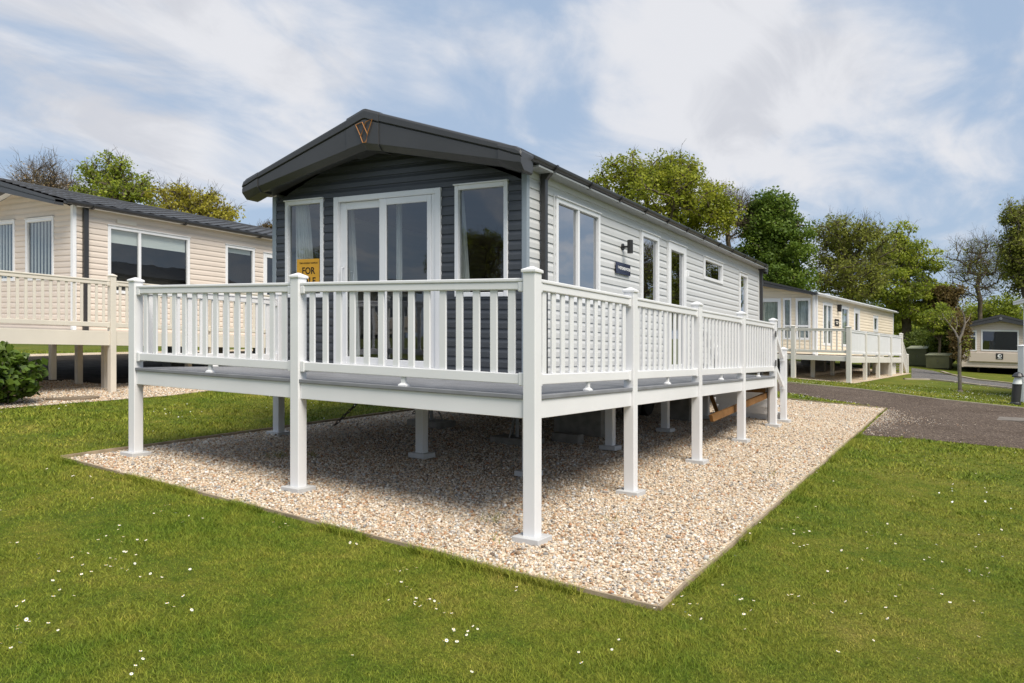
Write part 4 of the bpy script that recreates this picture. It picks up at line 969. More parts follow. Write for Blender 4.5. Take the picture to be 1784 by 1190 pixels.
# --- the cream one beyond the road
cX, cY = -1.6, FC.onX(1418, 550, -1.6)[0]
def cs(u): return FC.onX(u, 545, cX)[0]
cw = dict(fw=.08, pane=glass_curt)
caravan('cream static caravan with black roof edge beyond the road behind the main caravan', FC, -5.5, cX, cY, cs(1555), .95, 3.17, 3.66, cream_sid, white_frame, roof_dark, roof_edge,
        wins_front=[(-2.27, -1.72, 1.48, 3.04, dict(fw=.08, pane=glass_curt, trans=2.0, fill=(('curtain', -2.2, -1.8, curt_white),))), (-2.74, -2.43, 1.48, 3.05, dict(fw=.06, pane=glass_curt, trans=2.0, fill=(('curtain', -2.7, -2.47, curt_white),))), (-4.6, -2.83, .98, 3.04, dict(fw=.12, pane=glass_curt, mulls=(-3.7,), name='patio_door', fill=(('curtain', -4.45, -2.95, curt_green),)))],
        wins_side=[(cs(1433), cs(1449), 1.3, 2.97, dict(fw=.10, pane=glass_curt, mulls=((cs(1433) + cs(1449)) / 2,), fill=(('curtain', cs(1433) + .08, cs(1449) - .08, curt_green),))), (cs(1465), cs(1478), 1.3, 2.97, dict(fw=.10, pane=glass_curt, fill=(('curtain', cs(1465) + .08, cs(1478) - .08, curt_green),))), (cs(1487), cs(1497), 1.0, 2.99, dict(fw=.2, name='side_door')), (cs(1521), cs(1529), 2.08, 2.85, dict(fw=.12, pane=glass_curt, fill=(('curtain', cs(1521) + .1, cs(1529) - .1, curt_white),)))],
        over=.35, fd=.11, fc_=.24, gut=white_frame, dp=cY + .14, gutter_nb=0, h=.13)
cl = [o for o in COL.objects if o.name.startswith('static_caravan')][-1]
cr = Face('right', cX)
mb = MB(); q = cs(1459); fbox(mb, cr, q - .08, q + .08, .012, .05, 2.72, 2.98); fbox(mb, cr, q - .09, q + .09, .05, .16, 2.95, 3.0); fbox(mb, cr, q - .07, q + .07, .06, .15, 2.72, 2.9499); mb.build('wall_lamp', black_m, cl, FC)
mb = MB(); q = cs(1457); fbox(mb, cr, q - .3, q + .3, .016, .03, 2.12, 2.40); npl = mb.build('name_plate', black_m, cl, FC)
mb = MB(); fbox(mb, cr, q - .2, q + .2, .031, .034, 2.27, 2.31); fbox(mb, cr, q - .12, q + .14, .031, .034, 2.20, 2.235); mb.build('plate_lettering', beige_pvc, npl, FC)
cvd = thing('veranda', 'cream railed veranda with solid side panels round the cream caravan', 'veranda', FC(0, 0, 0))
py = [0] + [FC.onX(u, 600, 0)[0] for u in (1507, 1529.5, 1551, 1570)]
for x in (0, -1.9, -3.8): post(cvd, FC, x, 0, FC.ground(x, 0), 1.94, cream_pvc, plate=False, w=.15)
for y in py[1:]: post(cvd, FC, 0, y, FC.ground(0, y), 1.80 if y < py[-1] else 1.95, cream_pvc, plate=False, w=.13, cap=(y == py[-1]))
for x, y in ((-1.6, 1.3), (-2.6, 1.35), (-3.7, 1.4), (-1.5, 3.5), (-1.5, 6), (-.8, 3), (-.8, 6.2)): post(cvd, FC, x, y, FC.ground(x, y), .85, cream_pvc, plate=False, cap=False, w=.13)
mb = MB(); mb.box(-5.5, -.01, .01, cY - .02, .88, .915); mb.box(cX + .03, -.01, cY - .019, py[-1], .88, .915); mb.build('deck_boards', cream_pvc, cvd, FC)
for a_, b_ in ((-1.9, 0), (-3.8, -1.9)):
    mb = MB(); mb.box(a_ + .08, b_ - .08, -.03, .005, .745, .90); mb.build('fascia_board', cream_pvc, cvd, FC)
    railing(cvd, FC, 'x', 0, a_ + .08, b_ - .08, 1.885, 1.03, 9, cream_pvc, .05)
for a_, b_ in zip(py, py[1:]):
    mb = MB(); mb.box(-.005, .03, a_ + .08, b_ - .08, .70, .88); mb.build('fascia_board', cream_pvc, cvd, FC)
    railing(cvd, FC, 'y', 0, a_ + .08, b_ - .08, 1.86, 1.0, 10, white, .05, dense=True)
ye = py[-1]; gq = FC.ground(-.5, ye + 1.2); mb = MB()
for k in range(5): zt_ = .90 - (k + 1) * (.9 - gq) / 6; mb.box(-1.0, -.06, ye + .1 + k * .24, ye + .36 + k * .24, zt_ - .04, zt_)
mb.build('steps', cream_pvc, cvd, FC)
for x in (-.02, -1.05):
    post(cvd, FC, x, ye + 1.35, FC.ground(x, ye + 1.35), 1.05, cream_pvc, plate=False, w=.12)
    mb = MB()
    for k in range(9):
        t = (k + .5) / 9; mb.box(x - .02, x + .02, ye + .1 + 1.2 * t - .03, ye + .1 + 1.2 * t + .03, .95 - .85 * t, 1.75 - .85 * t)
    for z_ in (1.75, .95): mb.hexa([(x - .03, ye + .07, z_), (x + .03, ye + .07, z_), (x + .03, ye + 1.3, z_ - .87), (x - .03, ye + 1.3, z_ - .87), (x - .03, ye + .07, z_ + .09), (x + .03, ye + .07, z_ + .09), (x + .03, ye + 1.3, z_ - .78), (x - .03, ye + 1.3, z_ - .78)])
    mb.build('step_railing', cream_pvc, cvd, FC)
o = MB(); gB = FC.ground(-.35, py[3] + .7); o.box(-.9, -.12, py[3] + .9, py[3] + 1.7, gB, gB + .62); o = o.build('storage_box', cream_pvc, None, FC, bevel=.02); tag(o, 'pale storage box under the far end of the cream veranda', 'box')

# --- the tan one at the far right
TY = 38.0
tv = caravan('tan static caravan with black gable edge facing the camera behind the small bare tree', F0, 2.885, 6.03, TY, 47.5, 1.30, 3.28, 3.74, tan_sid, tan_sid, roof_dark, roof_edge,
        wins_front=[(3.66, 5.19, 2.10, 3.11, dict(fw=.06, pane=glass_dark)), (3.02, 3.48, 2.08, 3.07, dict(fw=.06, pane=glass_dark, trans=2.80, fill=(('curtain', 3.08, 3.25, curt_white),))), (5.40, 5.88, 2.08, 3.07, dict(fw=.06, pane=glass_dark, trans=2.80))],
        over=.3, fd=.20, fc_=.32, gutter_nb=0, h=.11)
tf = Face('front', TY)
mb = MB(); fbox(mb, tf, 3.16, 5.75, .012, .09, 1.58, 2.02); mb.build('bay_panel', tan_sid, tv, F0, bevel=.01)
mb = MB(); fbox(mb, tf, 4.27, 4.56, .092, .105, 1.72, 2.0); sg = mb.build('emblem_sign', black_m, tv, F0)
mb = MB(); mb.disc(tf(4.415, .106, 1.88), .085, 'y', 24, h=-.003); fbox(mb, tf, 4.33, 4.50, .106, .109, 1.745, 1.765); mb.build('emblem_mark', letter_w, sg, F0)
mb = MB(); mb.disc(tf(4.44, .1091, 1.885), .038, 'y', 20, h=-.003); mb.build('emblem_centre', black_m, sg, F0)
mb = MB(); mb.disc(tf(4.457, .305, 3.66), .07, 'y', 16, h=-.012); mb.build('gable_badge', steel, tv, F0)

# --- two pale caravans a long way behind, only their gables show
for (u, D, label, A_) in ((1568, 78, 'pale caravan far off whose white gable shows left of the other one', 62), (1592, 82, 'pale caravan far off whose white gable shows just right of the other one', 62)):
    P = at(u, 600, D); FF = Frame((P[0], P[1], float(gz(P[0], P[1])) - .2), radians(A_), 0, 0)
    zt_ = at(u, 566, D)[2] - FF.o[2]
    caravan(label, FF, -1.5, 1.5, 0, 9, zt_ - 2.6, zt_ - .75, zt_ - .15, cream_sid, white_frame, roof_dark, white_frame, wins_front=[(-1.2, -.1, zt_ - 1.9, zt_ - .95, dict(fw=.08)), (.1, 1.2, zt_ - 1.9, zt_ - .95, dict(fw=.08))], gutter_nb=0, gut=white_frame, h=.15, fd=.3, fc_=.45)

# --- the caravan whose corner just enters at the right edge
FE = Frame((4.62, 22.3, float(gz(4.62, 22.3))), radians(32), 0, 0)
caravan('pale grey caravan of which only a corner shows at the right edge behind the bollard', FE, 0, 4.0, 0, 9.5, .75, 2.86, 3.3, grey_side, white_frame, roof_dark, white_frame, wins_front=[(.9, 3.1, 1.3, 2.6, dict(fw=.08))], over=.35, gut=white_frame, gutter_nb=0)
ev = thing('veranda', 'white veranda whose corner post stands at the right edge behind the bollard', 'veranda', (4.47, 20.85, float(gz(4.47, 20.85))))
FV = Frame((4.47, 20.85, float(gz(4.47, 20.85))), radians(32), 0, 0)
post(ev, FV, 0, 0, 0, 1.60, white, w=.17, plate=False); post(ev, FV, 2.2, 0, FV.ground(2.2, 0), 1.60, white, w=.15, plate=False)
railing(ev, FV, 'x', 0, .08, 2.12, 1.52, .72, 13, white); mb = MB(); mb.box(.08, 2.2, -.02, .02, .40, .58); mb.build('fascia_board', white, ev, FV); mb = MB(); mb.box(.02, 2.2, .03, 1.3, .58, .62); mb.build('deck_boards', deck_m, ev, FV)

# ================================================================== STREET FURNITURE
def cabinet(u, v, wd, dp_, h, label, F=FC):
    P = gnd(u, v); Fq = Frame((P[0], P[1], P[2]), radians(12), 0, 0); t = thing('storage_cabinet', label, 'storage cabinet', tuple(P), 'olive green storage cabinets')
    mb = MB(); mb.box(-wd / 2, wd / 2, 0, dp_, .04, h * .86); b_ = mb.build('cabinet_body', green_box, t, Fq, bevel=.015)
    mb = MB(); mb.hexa([(-wd / 2 - .03, -.04, h * .84), (wd / 2 + .03, -.04, h * .84), (wd / 2 + .03, dp_ + .03, h * .93), (-wd / 2 - .03, dp_ + .03, h * .93), (-wd / 2 - .03, -.04, h * .88), (wd / 2 + .03, -.04, h * .88), (wd / 2 + .03, dp_ + .03, h), (-wd / 2 - .03, dp_ + .03, h)]); mb.build('cabinet_lid', green_lid, t, Fq, bevel=.01)
    mb = MB(); mb.tube([(.02, -.012, h * .45), (.02, -.03, h * .45), (.02, -.03, h * .55), (.02, -.012, h * .55)], .012, 6); mb.build('handle', steel, t, Fq)
    mb = MB(); mb.box(-wd / 2 + .05, wd / 2 - .05, .05, dp_ - .05, -.03, .039); mb.build('plinth', black_m, t, Fq)
cabinet(1597, 638, .98, .8, 1.10, 'taller olive green storage cabinet beside the steps of the cream veranda')
cabinet(1633, 643, 1.08, .7, .82, 'lower olive green storage cabinet to the right of the taller one')
P = gnd(1769, 705); t = thing('bollard_light', 'black ribbed bollard light with white lens leaning beside the road', 'bollard light', tuple(P)); lean = (.055, 0.0)
def bl(r, z): return [(P[0] + r * cos(2 * pi * k / 20) * (1 if k % 2 or r < .07 else .96) + lean[0] * z / .9 * 1.2, P[1] + r * sin(2 * pi * k / 20) + lean[1] * z, P[2] + z) for k in range(20)]
mb = MB(); mb.loft([bl(.135, -.02), bl(.135, .05), bl(.115, .07), bl(.115, .54), bl(.125, .55), bl(.125, .57)]); mb.build('bollard_body', gutter_m, t)
mb = MB(); mb.loft([bl(.118, .571), bl(.075, .78)]); mb.build('lamp_lens', blind_m, t)
mb = MB(); mb.loft([bl(.145, .76), bl(.15, .785), bl(.09, .86), bl(.02, .895)]); mb.build('bollard_cap', gutter_m, t)
P = gnd(1763, 731); mb = MB(); zq = float(P[2]) + .012
mb.loft([[(P[0] + sx, P[1] + sy, zq + h_) for sx, sy in ((-.3, -.42), (.42, -.45), (.45, .40), (-.28, .45))] for h_ in (-.03, .006)]); tag(mb.build('manhole_cover', mat('grey_brown_concrete', (.17, .15, .13), .9, .2, noise=(5, .25))), 'flat concrete manhole cover set in the road at the right', 'manhole cover')
P = gnd(122, 694); mb = MB(); mb.loft([[(P[0] + .48 * cos(2 * pi * k / 24), P[1] + .48 * sin(2 * pi * k / 24), float(P[2]) + h_) for k in range(24)] for h_ in (-.02, .022)]); tag(mb.build('drain_cover', mat('rusty_brown_cover', (.20, .155, .11), .9, .2, noise=(4, .2))), 'round brown drain cover on the pebbles before the beige veranda', 'drain cover')
# pale kerb strips along the little path and the verge
def kerb(pts, label, h=.05, t_=.06):
    mb = MB(); Pq = [gnd(*q)[:2] for q in pts]; secs = []
    for i, c in enumerate(Pq):
        d = Pq[min(i + 1, len(Pq) - 1)] - Pq[max(i - 1, 0)]; d /= np.linalg.norm(d); q = np.array([-d[1], d[0]]) * t_; z = float(gz(*c))
        secs.append([(*(c - q), z - .04), (*(c + q), z - .04), (*(c + q), z + h), (*(c - q), z + h)])
    mb.loft(secs); tag(mb.build('kerb', kerb_m), label, 'kerb', 'pale kerbs beside the roads')
kerb([(1784, 680), (1700, 671), (1655, 665.5), (1620, 662), (1575, 661)], 'pale kerb along the near side of the grey path')
kerb([(1784, 671), (1700, 662), (1660, 654), (1640, 648)], 'pale kerb along the far side of the grey path before the tan caravan')
kerb([(1784, 712), (1640, 697), (1500, 679), (1366, 666)], 'low kerb along the far side of the asphalt road', .03, .04)

# ================================================================== TREES AND SHRUBS
def limbs_mesh(segs, n=6):
    """segs: arrays p0,p1,r0,r1 -> tapered tubes"""
    p0, p1, r0, r1 = [np.array(q, float) for q in zip(*segs)] if False else (np.array([s[0] for s in segs]), np.array([s[1] for s in segs]), np.array([s[2] for s in segs]), np.array([s[3] for s in segs]))
    d = p1 - p0; d /= np.linalg.norm(d, axis=1)[:, None] + 1e-9
    up = np.where(np.abs(d[:, 2:3]) < .9, np.array([[0, 0, 1.]]), np.array([[1., 0, 0]])); u_ = np.cross(d, up); u_ /= np.linalg.norm(u_, axis=1)[:, None]; v_ = np.cross(d, u_)
    a_ = np.arange(n) * 2 * pi / n; ring = np.cos(a_)[None, :, None] * u_[:, None] + np.sin(a_)[None, :, None] * v_[:, None]
    V = np.concatenate([p0[:, None] - d[:, None] * r0[:, None, None] * .3 + ring * r0[:, None, None], p1[:, None] + ring * r1[:, None, None]], 1)
    b0 = (np.arange(len(p0)) * 2 * n)[:, None, None]; k = np.arange(n); F_ = np.stack([k, (k + 1) % n, n + (k + 1) % n, n + k], -1)[None]
    return V.reshape(-1, 3), (b0 + F_).reshape(-1, 4)
def leaf_cloud(C, cr, nl, size, R, flat=.75, up=.5, crnd=None):
    """C (k,3) clump centres, cr (k,) radii, nl leaves per clump"""
    k = len(C); q = R.normal(0, 1, (k, nl, 3)); q /= np.linalg.norm(q, axis=2)[..., None]; q *= (R.uniform(0, 1, (k, nl, 1)) ** .42); q[..., 2] *= flat
    P = (C[:, None] + q * cr[:, None, None]).reshape(-1, 3); m_ = len(P)
    nrm = R.normal(0, 1, (m_, 3)) + np.array([0, 0, up]) + q.reshape(-1, 3) * .8; nrm /= np.linalg.norm(nrm, axis=1)[:, None]
    t = R.normal(0, 1, (m_, 3)); t -= (t * nrm).sum(1)[:, None] * nrm; t /= np.linalg.norm(t, axis=1)[:, None]; b = np.cross(nrm, t)
    s_ = (size * R.uniform(.6, 1.35, m_))[:, None]
    V = np.stack([P - t * s_ * .55, P + b * s_ * .38 + nrm * s_ * .08, P + t * s_ * .55, P - b * s_ * .38 + nrm * s_ * .08], 1).reshape(-1, 3)
    Fc = np.arange(m_ * 4).reshape(-1, 4); cc_ = R.uniform(0, 1, k) if crnd is None else crnd
    rn = np.clip(np.repeat(cc_, nl) * .5 + R.uniform(0, 1, m_) * .5, 0, 1)
    return V, Fc, np.repeat(rn, 4)
def grow(base, top, C, R, r_trunk, bend=.12, tip=.012):
    """skeleton from a trunk to every clump centre; returns segments"""
    base = np.array(base, float); top = np.array(top, float); nt_ = 7; nodes = []; par = []
    for i in range(nt_ + 1):
        t = i / nt_; nodes.append(base + (top - base) * t + (R.normal(0, .05, 3) * np.array([1, 1, 0]) * np.linalg.norm(top - base) * .35 * t if 0 < i else 0)); par.append(i - 1)
    order = np.argsort(np.linalg.norm(C - nodes[-1], axis=1)); lo = max(2, nt_ // 2)
    for ci in order:
        c = C[ci]; A = np.array(nodes[lo:]); dv = c - A; dist = np.linalg.norm(dv, axis=1)
        cost = dist + .55 * np.maximum(0, A[:, 2] - c[2] + .3) ; j = lo + int(np.argmin(cost)); s_ = np.array(nodes[j]); L_ = np.linalg.norm(c - s_)
        k = 4 if L_ > 1.2 else 2; prev = j; sag = np.array([0, 0, -.10 * L_])
        for i in range(1, k + 1):
            t = i / k; pnt = s_ + (c - s_) * t + sag * (sin(pi * t)) * -1 * .6 + R.normal(0, bend * .35 * L_ / k, 3) * (1 if i < k else .3)
            nodes.append(pnt); par.append(prev); prev = len(nodes) - 1
    nn = len(nodes); w_ = np.zeros(nn); child = np.zeros(nn, int)
    for i in range(nn):
        if par[i] >= 0: child[par[i]] += 1
    for i in range(nn - 1, -1, -1):
        if child[i] == 0: w_[i] = 1
        if par[i] >= 0: w_[par[i]] += w_[i]
    rad = tip + (r_trunk - tip) * (w_ / w_[0]) ** .5
    return [(nodes[par[i]], nodes[i], rad[par[i]] if par[i] >= 0 else rad[i], rad[i]) for i in range(nn) if par[i] >= 0], nodes, par, child
def twigs(segs, nodes, par, child, R, per, ln, r=.008, depth=2):
    out = []
    tips = [i for i in range(len(nodes)) if i > 8]
    for i in tips:
        d0 = nodes[i] - nodes[par[i]]; d0 = d0 / (np.linalg.norm(d0) + 1e-9)
        for _ in range(per):
            d = d0 * .8 + R.normal(0, .55, 3) + np.array([0, 0, .45]); d /= np.linalg.norm(d); l_ = ln * R.uniform(.5, 1.3); p0 = nodes[i]; p1 = p0 + d * l_; out.append((p0, p1, r, r * .6))
            if depth > 1:
                for _k in range(3):
                    t = R.uniform(.3, 1); q0 = p0 + (p1 - p0) * t; e = d + R.normal(0, .5, 3); e /= np.linalg.norm(e); out.append((q0, q0 + e * l_ * .55, r * .65, r * .35))
    return out
def tree(name, label, cat, u0, D, lobes, leaf, ncl, nl, size, rt, seed, clr=.55, surf=2.2, cover=1, twig=None, barkm=None, trunk_top=.45, group=None, zmin=None, F_base=None, extra=(), flat=.75):
    """lobes: (u, v, ru, rv) as seen, at camera depth D -> ellipsoids of real size"""
    R = np.random.default_rng(seed); b = at(u0, 600, D) if F_base is None else np.array(F_base, float); bz_ = float(gz(b[0], b[1])); base = np.array([b[0], b[1], bz_ - .05]); sc = D / FPX
    E = [(at(u, v, D + R.uniform(-.3, .3) * ru * sc), ru * sc, rv * sc) for u, v, ru, rv in lobes]; vol = np.array([e[1] ** 2 * e[2] for e in E]) ** (2 / 3.); vol /= vol.sum(); C = []
    while len(C) < ncl:
        e = E[R.choice(len(E), p=vol)]; q = R.normal(0, 1, 3); q /= np.linalg.norm(q); q *= R.uniform(.08, 1) ** (1 / surf); p_ = e[0] + q * np.array([e[1], e[1], e[2]]) * np.array([1, 1, 1])
        if p_[2] > (bz_ + .5 if zmin is None else zmin): C.append(p_)
    C = np.array(C); t = thing(name, label, cat, tuple(base), group)
    cen = C.mean(0); zlo, zhi = C[:, 2].min(), C[:, 2].max(); top = np.array([base[0] * .5 + cen[0] * .5, base[1] * .5 + cen[1] * .5, max(bz_ + .8, zlo + (zhi - zlo) * trunk_top)])
    segs, nodes, par, child = grow(base, top, C, R, rt)
    if twig: segs = segs + twigs(segs, nodes, par, child, R, *twig)
    size *= .80; nl = int(nl * 1.35)
    V, Fc = limbs_mesh(segs, 6); npmesh('trunk', V, Fc, barkm or bark, t, smooth=True)
    k = R.uniform(0, 1, len(C)) < cover; Cl = C[k]
    # lighter foliage towards the outside and top of the crown is left to the light; clumps only differ by leaf age
    V, Fc, A = leaf_cloud(Cl, clr * R.uniform(.55, 1.35, len(Cl)), nl, size, R, flat); npmesh('crown', V, Fc, leaf, t, {'rnd': A})
    return t
def tt(*a_, **k): return tree(*a_, **k)
# left, behind the beige caravan
tt('bare_tree', 'nearly bare pinkish tree at the far left above the beige roof', 'tree', 88, 36, [(60, 325, 34, 38), (100, 315, 34, 34), (85, 345, 50, 30)], L_TWG, 80, 16, .10, .12, 11, clr=.6, twig=(4, .75), cover=.9)
tt('green_tree', 'airy dark green tree above the beige roof between the bare tree and the yellowish one', 'tree', 195, 34, [(185, 300, 40, 30), (165, 335, 38, 30), (225, 330, 42, 32), (200, 350, 70, 30)], L_GRN, 150, 46, .13, .2, 12, clr=.42, twig=(1, .5), cover=.9)
yt = tt('yellow_green_tree', 'branchy yellow green tree above the right end of the beige roof', 'tree', 335, 33, [(300, 345, 38, 24), (345, 350, 40, 24), (385, 372, 26, 18), (325, 375, 70, 22)], L_YEL, 120, 44, .13, .2, 13, clr=.40, twig=(1, .5))
tt('brown_shrub', 'small brown shrub showing between the beige roof and the slate gable', 'shrub', 462, 30, [(462, 403, 15, 14)], L_YEW, 26, 40, .09, .06, 14, clr=.22, twig=(2, .3))
# behind the grey caravan
tt('oak_tree', 'broad yellow green tree rising behind the roof of the grey caravan', 'tree', 1165, 43, [(1075, 315, 45, 28), (1115, 300, 52, 32), (1170, 305, 50, 34), (1150, 345, 95, 48), (1220, 355, 55, 40), (1255, 375, 34, 34), (1180, 400, 80, 40)], L_OAK, 330, 64, .17, .36, 15, clr=.62, twig=(1, .6))
tt('bare_tree', 'thin budding tree between the yellow green tree and the dark green one', 'tree', 1272, 46, [(1272, 385, 32, 50), (1285, 365, 22, 34)], L_TWG, 80, 9, .10, .14, 16, clr=.5, twig=(3, .8), cover=.8)
tt('sycamore_tree', 'dense dark green rounded tree left of the olive tree behind the caravans', 'tree', 1345, 46, [(1340, 385, 48, 46), (1365, 425, 50, 48), (1325, 440, 42, 50), (1350, 480, 62, 46), (1345, 360, 30, 22)], L_SYC, 300, 110, .19, .36, 17, clr=.66)
tt('olive_tree', 'thin leaved olive brown tree behind the cream caravan right of the dark green one', 'tree', 1478, 49, [(1475, 405, 52, 34), (1450, 440, 40, 48), (1510, 440, 48, 46), (1478, 485, 70, 46)], L_OLV, 260, 48, .17, .32, 18, clr=.60, twig=(2, .7))
tt('green_tree', 'layered mid green tree right of the olive tree with gaps through its crown', 'tree', 1580, 53, [(1570, 405, 28, 20), (1560, 445, 44, 34), (1600, 455, 44, 36), (1555, 500, 66, 32), (1605, 515, 46, 34), (1580, 545, 62, 24)], L_GRN, 300, 66, .19, .34, 19, clr=.62, twig=(1, .7), flat=.5)
tt('yew_tree', 'dark bronze green tree in front of the bare tree at the right', 'tree', 1650, 52, [(1650, 520, 28, 30), (1640, 550, 32, 34)], L_YEW, 110, 70, .18, .25, 20, clr=.55)
tt('bare_tree', 'dark branched nearly leafless tree above the tan caravan', 'tree', 1708, 55, [(1690, 455, 42, 40), (1730, 455, 36, 40), (1708, 490, 46, 44)], L_OLV, 150, 22, .12, .17, 21, clr=.75, twig=(3, .9), cover=.85)
tt('ash_tree', 'tall brownish green tree cut off by the right edge of the picture', 'tree', 1790, 44, [(1772, 380, 26, 30), (1790, 420, 44, 50), (1765, 450, 20, 34), (1790, 470, 44, 44)], L_OLV, 240, 46, .16, .20, 22, clr=.5, twig=(2, .6))
def bush(label, u, v, ru, rv, D, leaf, ncl, nl, size, seed, clr=.45, group=None, name='bush', **k):
    return tree(name, label, 'bush', u, D, [(u, v, ru, rv), (u - ru * .4, v + rv * .3, ru * .6, rv * .7), (u + ru * .4, v + rv * .3, ru * .6, rv * .7)], leaf, ncl, nl, size, .07, seed, clr=clr, trunk_top=.2, zmin=None, group=group, **k)
bush('dark green bush behind the taller green cabinet', 1608, 602, 34, 30, 46, L_DRK, 150, 60, .15, 31)
bush('dark bush behind the lower green cabinet', 1645, 605, 30, 42, 43, L_DRK, 150, 60, .15, 32)
bush('bronze tinged conifer bush just left of the tan caravan', 1672, 580, 15, 46, 34, L_YEW, 90, 40, .10, 33, clr=.26)
bush('yellow green conifer spray left of the thin bare tree', 1638, 556, 30, 30, 40, L_GRN, 80, 44, .12, 34, clr=.30, flat=.4)
bush('dark conifer bush low on the left of the thin bare tree', 1648, 590, 26, 34, 41, L_DRK, 130, 50, .13, 44, clr=.36)
bush('pale green bush above the roof of the tan caravan', 1745, 545, 34, 34, 58, L_GRN, 130, 50, .18, 35, clr=.6)
bush('green bush filling the gap above the left end of the tan roof', 1700, 560, 36, 30, 60, L_GRN, 130, 50, .18, 36, clr=.6)
bush('mid green bush behind the far end of the cream caravan', 1555, 570, 40, 30, 62, L_GRN, 130, 50, .19, 37, clr=.6)
bush('dark green bush in the shade under the layered green tree', 1600, 560, 40, 26, 66, L_DRK, 130, 50, .19, 38, clr=.6)
bush('dark hedge bush low behind the tan caravan at the right', 1775, 580, 40, 34, 62, L_DRK, 130, 50, .19, 39, clr=.6)
bush('dark hedge bush behind the middle of the cream caravan roof', 1470, 545, 70, 34, 64, L_DRK, 200, 50, .2, 40, clr=.7)
bush('dark hedge bush behind the left end of the cream caravan roof', 1370, 530, 60, 40, 62, L_DRK, 180, 50, .2, 41, clr=.7)
# the far hedge that closes the view behind everything
R = np.random.default_rng(50); k = 900; th_ = R.uniform(-.62, .68, k) + YAW; rr = R.uniform(88, 100, k)
C = np.stack([CX + rr * np.sin(th_), CY + rr * np.cos(th_), gz(CX + rr * np.sin(th_), CY + rr * np.cos(th_)) + R.uniform(.2, 4.2, k)], 1)
V, Fc, A = leaf_cloud(C, R.uniform(.9, 1.8, k), 42, .42, R); tag(npmesh('far_hedge', V, Fc, L_DRK, attrs={'rnd': A}), 'far green hedge closing the view behind the caravans', 'hedge', kind='stuff')
# hydrangea by the beige veranda: large leaves
R = np.random.default_rng(51); hc = np.array([-10.95, .78, float(gz(-10.95, .78))]); t = thing('hydrangea_bush', 'leafy bright green hydrangea bush below the beige veranda at the left edge', 'bush', tuple(hc))
q = R.normal(0, 1, (230, 3)); q /= np.linalg.norm(q, axis=1)[:, None]; q *= R.uniform(.3, 1, (230, 1)) ** .45; C = hc + q * np.array([.62, .95, .52]) + np.array([0, 0, .52]); C = C[C[:, 2] > hc[2] + .06]
segs, nodes, par, child = grow(hc, hc + np.array([0, 0, .25]), C, R, .03, tip=.005); V, Fc = limbs_mesh(segs, 5); npmesh('stems', V, Fc, bark_pale, t)
V, Fc, A = leaf_cloud(C, R.uniform(.10, .2, len(C)), 16, .125, R, .8, .9); npmesh('leaves', V, Fc, L_HYD, t, {'rnd': A})
# thin bare tree on the verge
tb = gnd(1673, 683); DB = float((tb - OC) @ np.array([sin(YAW), cos(YAW), 0])); t = thing('young_tree', 'thin young tree with pale bare trunk on the verge beyond the road', 'tree', tuple(tb))
def bp(u, v, dd=0): return at(u, v, DB + dd)
segs = []
def limb(pts, r0, r1):
    P = [bp(*q) for q in pts]; n_ = len(P) - 1
    for i in range(n_): segs.append((P[i], P[i + 1], r0 + (r1 - r0) * i / n_, r0 + (r1 - r0) * (i + 1) / n_))
limb([(1673, 684), (1672.5, 679), (1672, 660), (1671, 635), (1672, 610), (1671, 590)], .060, .046); segs[0] = (segs[0][0], segs[0][1], .11, .066)
limb([(1671, 592), (1676, 582), (1681, 565), (1680, 552), (1676, 541), (1679, 529)], .042, .012); limb([(1681, 565), (1688, 556, .2), (1691, 546, .3)], .014, .006); limb([(1680, 552), (1684, 540, -.2), (1681, 527, -.3)], .013, .005)
limb([(1671, 592), (1664, 578, .3), (1655, 566, .5), (1647, 556, .6), (1641, 545, .7)], .034, .008); limb([(1655, 566, .5), (1660, 554, .4), (1656, 543, .4)], .016, .006); limb([(1647, 556, .6), (1640, 557, .8), (1634, 549, .9)], .012, .005)
limb([(1664, 578, .3), (1668, 566, .5), (1666, 552, .6)], .014, .006); limb([(1671, 600), (1678, 594, -.4), (1686, 590, -.6)], .018, .006)
V, Fc = limbs_mesh(segs, 8); npmesh('trunk', V, Fc, bark_pale, t, smooth=True)
R = np.random.default_rng(52); C = np.array([bp(*q) for q in ((1641, 545, .7), (1656, 543, .4), (1634, 549, .9), (1650, 560, .6), (1666, 552, .6), (1691, 546, .3), (1681, 527, -.3), (1679, 530), (1686, 590, -.6), (1684, 600, -.4), (1662, 570, .5), (1645, 552, .5), (1688, 612, -.4))])
V, Fc, A = leaf_cloud(C, np.full(len(C), .22), 22, .06, R); npmesh('crown', V, Fc, L_OLV, t, {'rnd': A})

# daisies in the lawn -------------------------------------------------------------
petal_m = mat('daisy_petal', (.82, .82, .80), .7, .2); yolk_m = mat('daisy_centre', (.75, .45, .02), .7, .2); stem_m = mat('daisy_stem', (.10, .15, .03), .7, .2)
bm_ = MB(); NP = 10
ring = []
for k in range(NP * 2):
    a0 = pi * k / NP; r_ = .0125 if k % 2 == 0 else .0085; ring.append((r_ * cos(a0), r_ * sin(a0), .0015 if k % 2 == 0 else .0))
bm_.add([(0, 0, .001)] + ring, [(0, 1 + k, 1 + (k + 1) % (2 * NP)) for k in range(2 * NP)]); nf1 = len(bm_.f)
bm_.disc((0, 0, .0012), .0048, 'z', 10, r2=.003, h=.0028); nf2 = len(bm_.f)
bm_.tube([(0, 0, 0), (.001, .001, -.02), (0, 0, -.045)], .0011, 5)
dme = bpy.data.meshes.new('daisy'); dme.from_pydata(bm_.v, [], bm_.f)
for q in (petal_m, yolk_m, stem_m): dme.materials.append(q)
for i, pg in enumerate(dme.polygons): pg.material_index = 0 if i < nf1 else (1 if i < nf2 else 2)
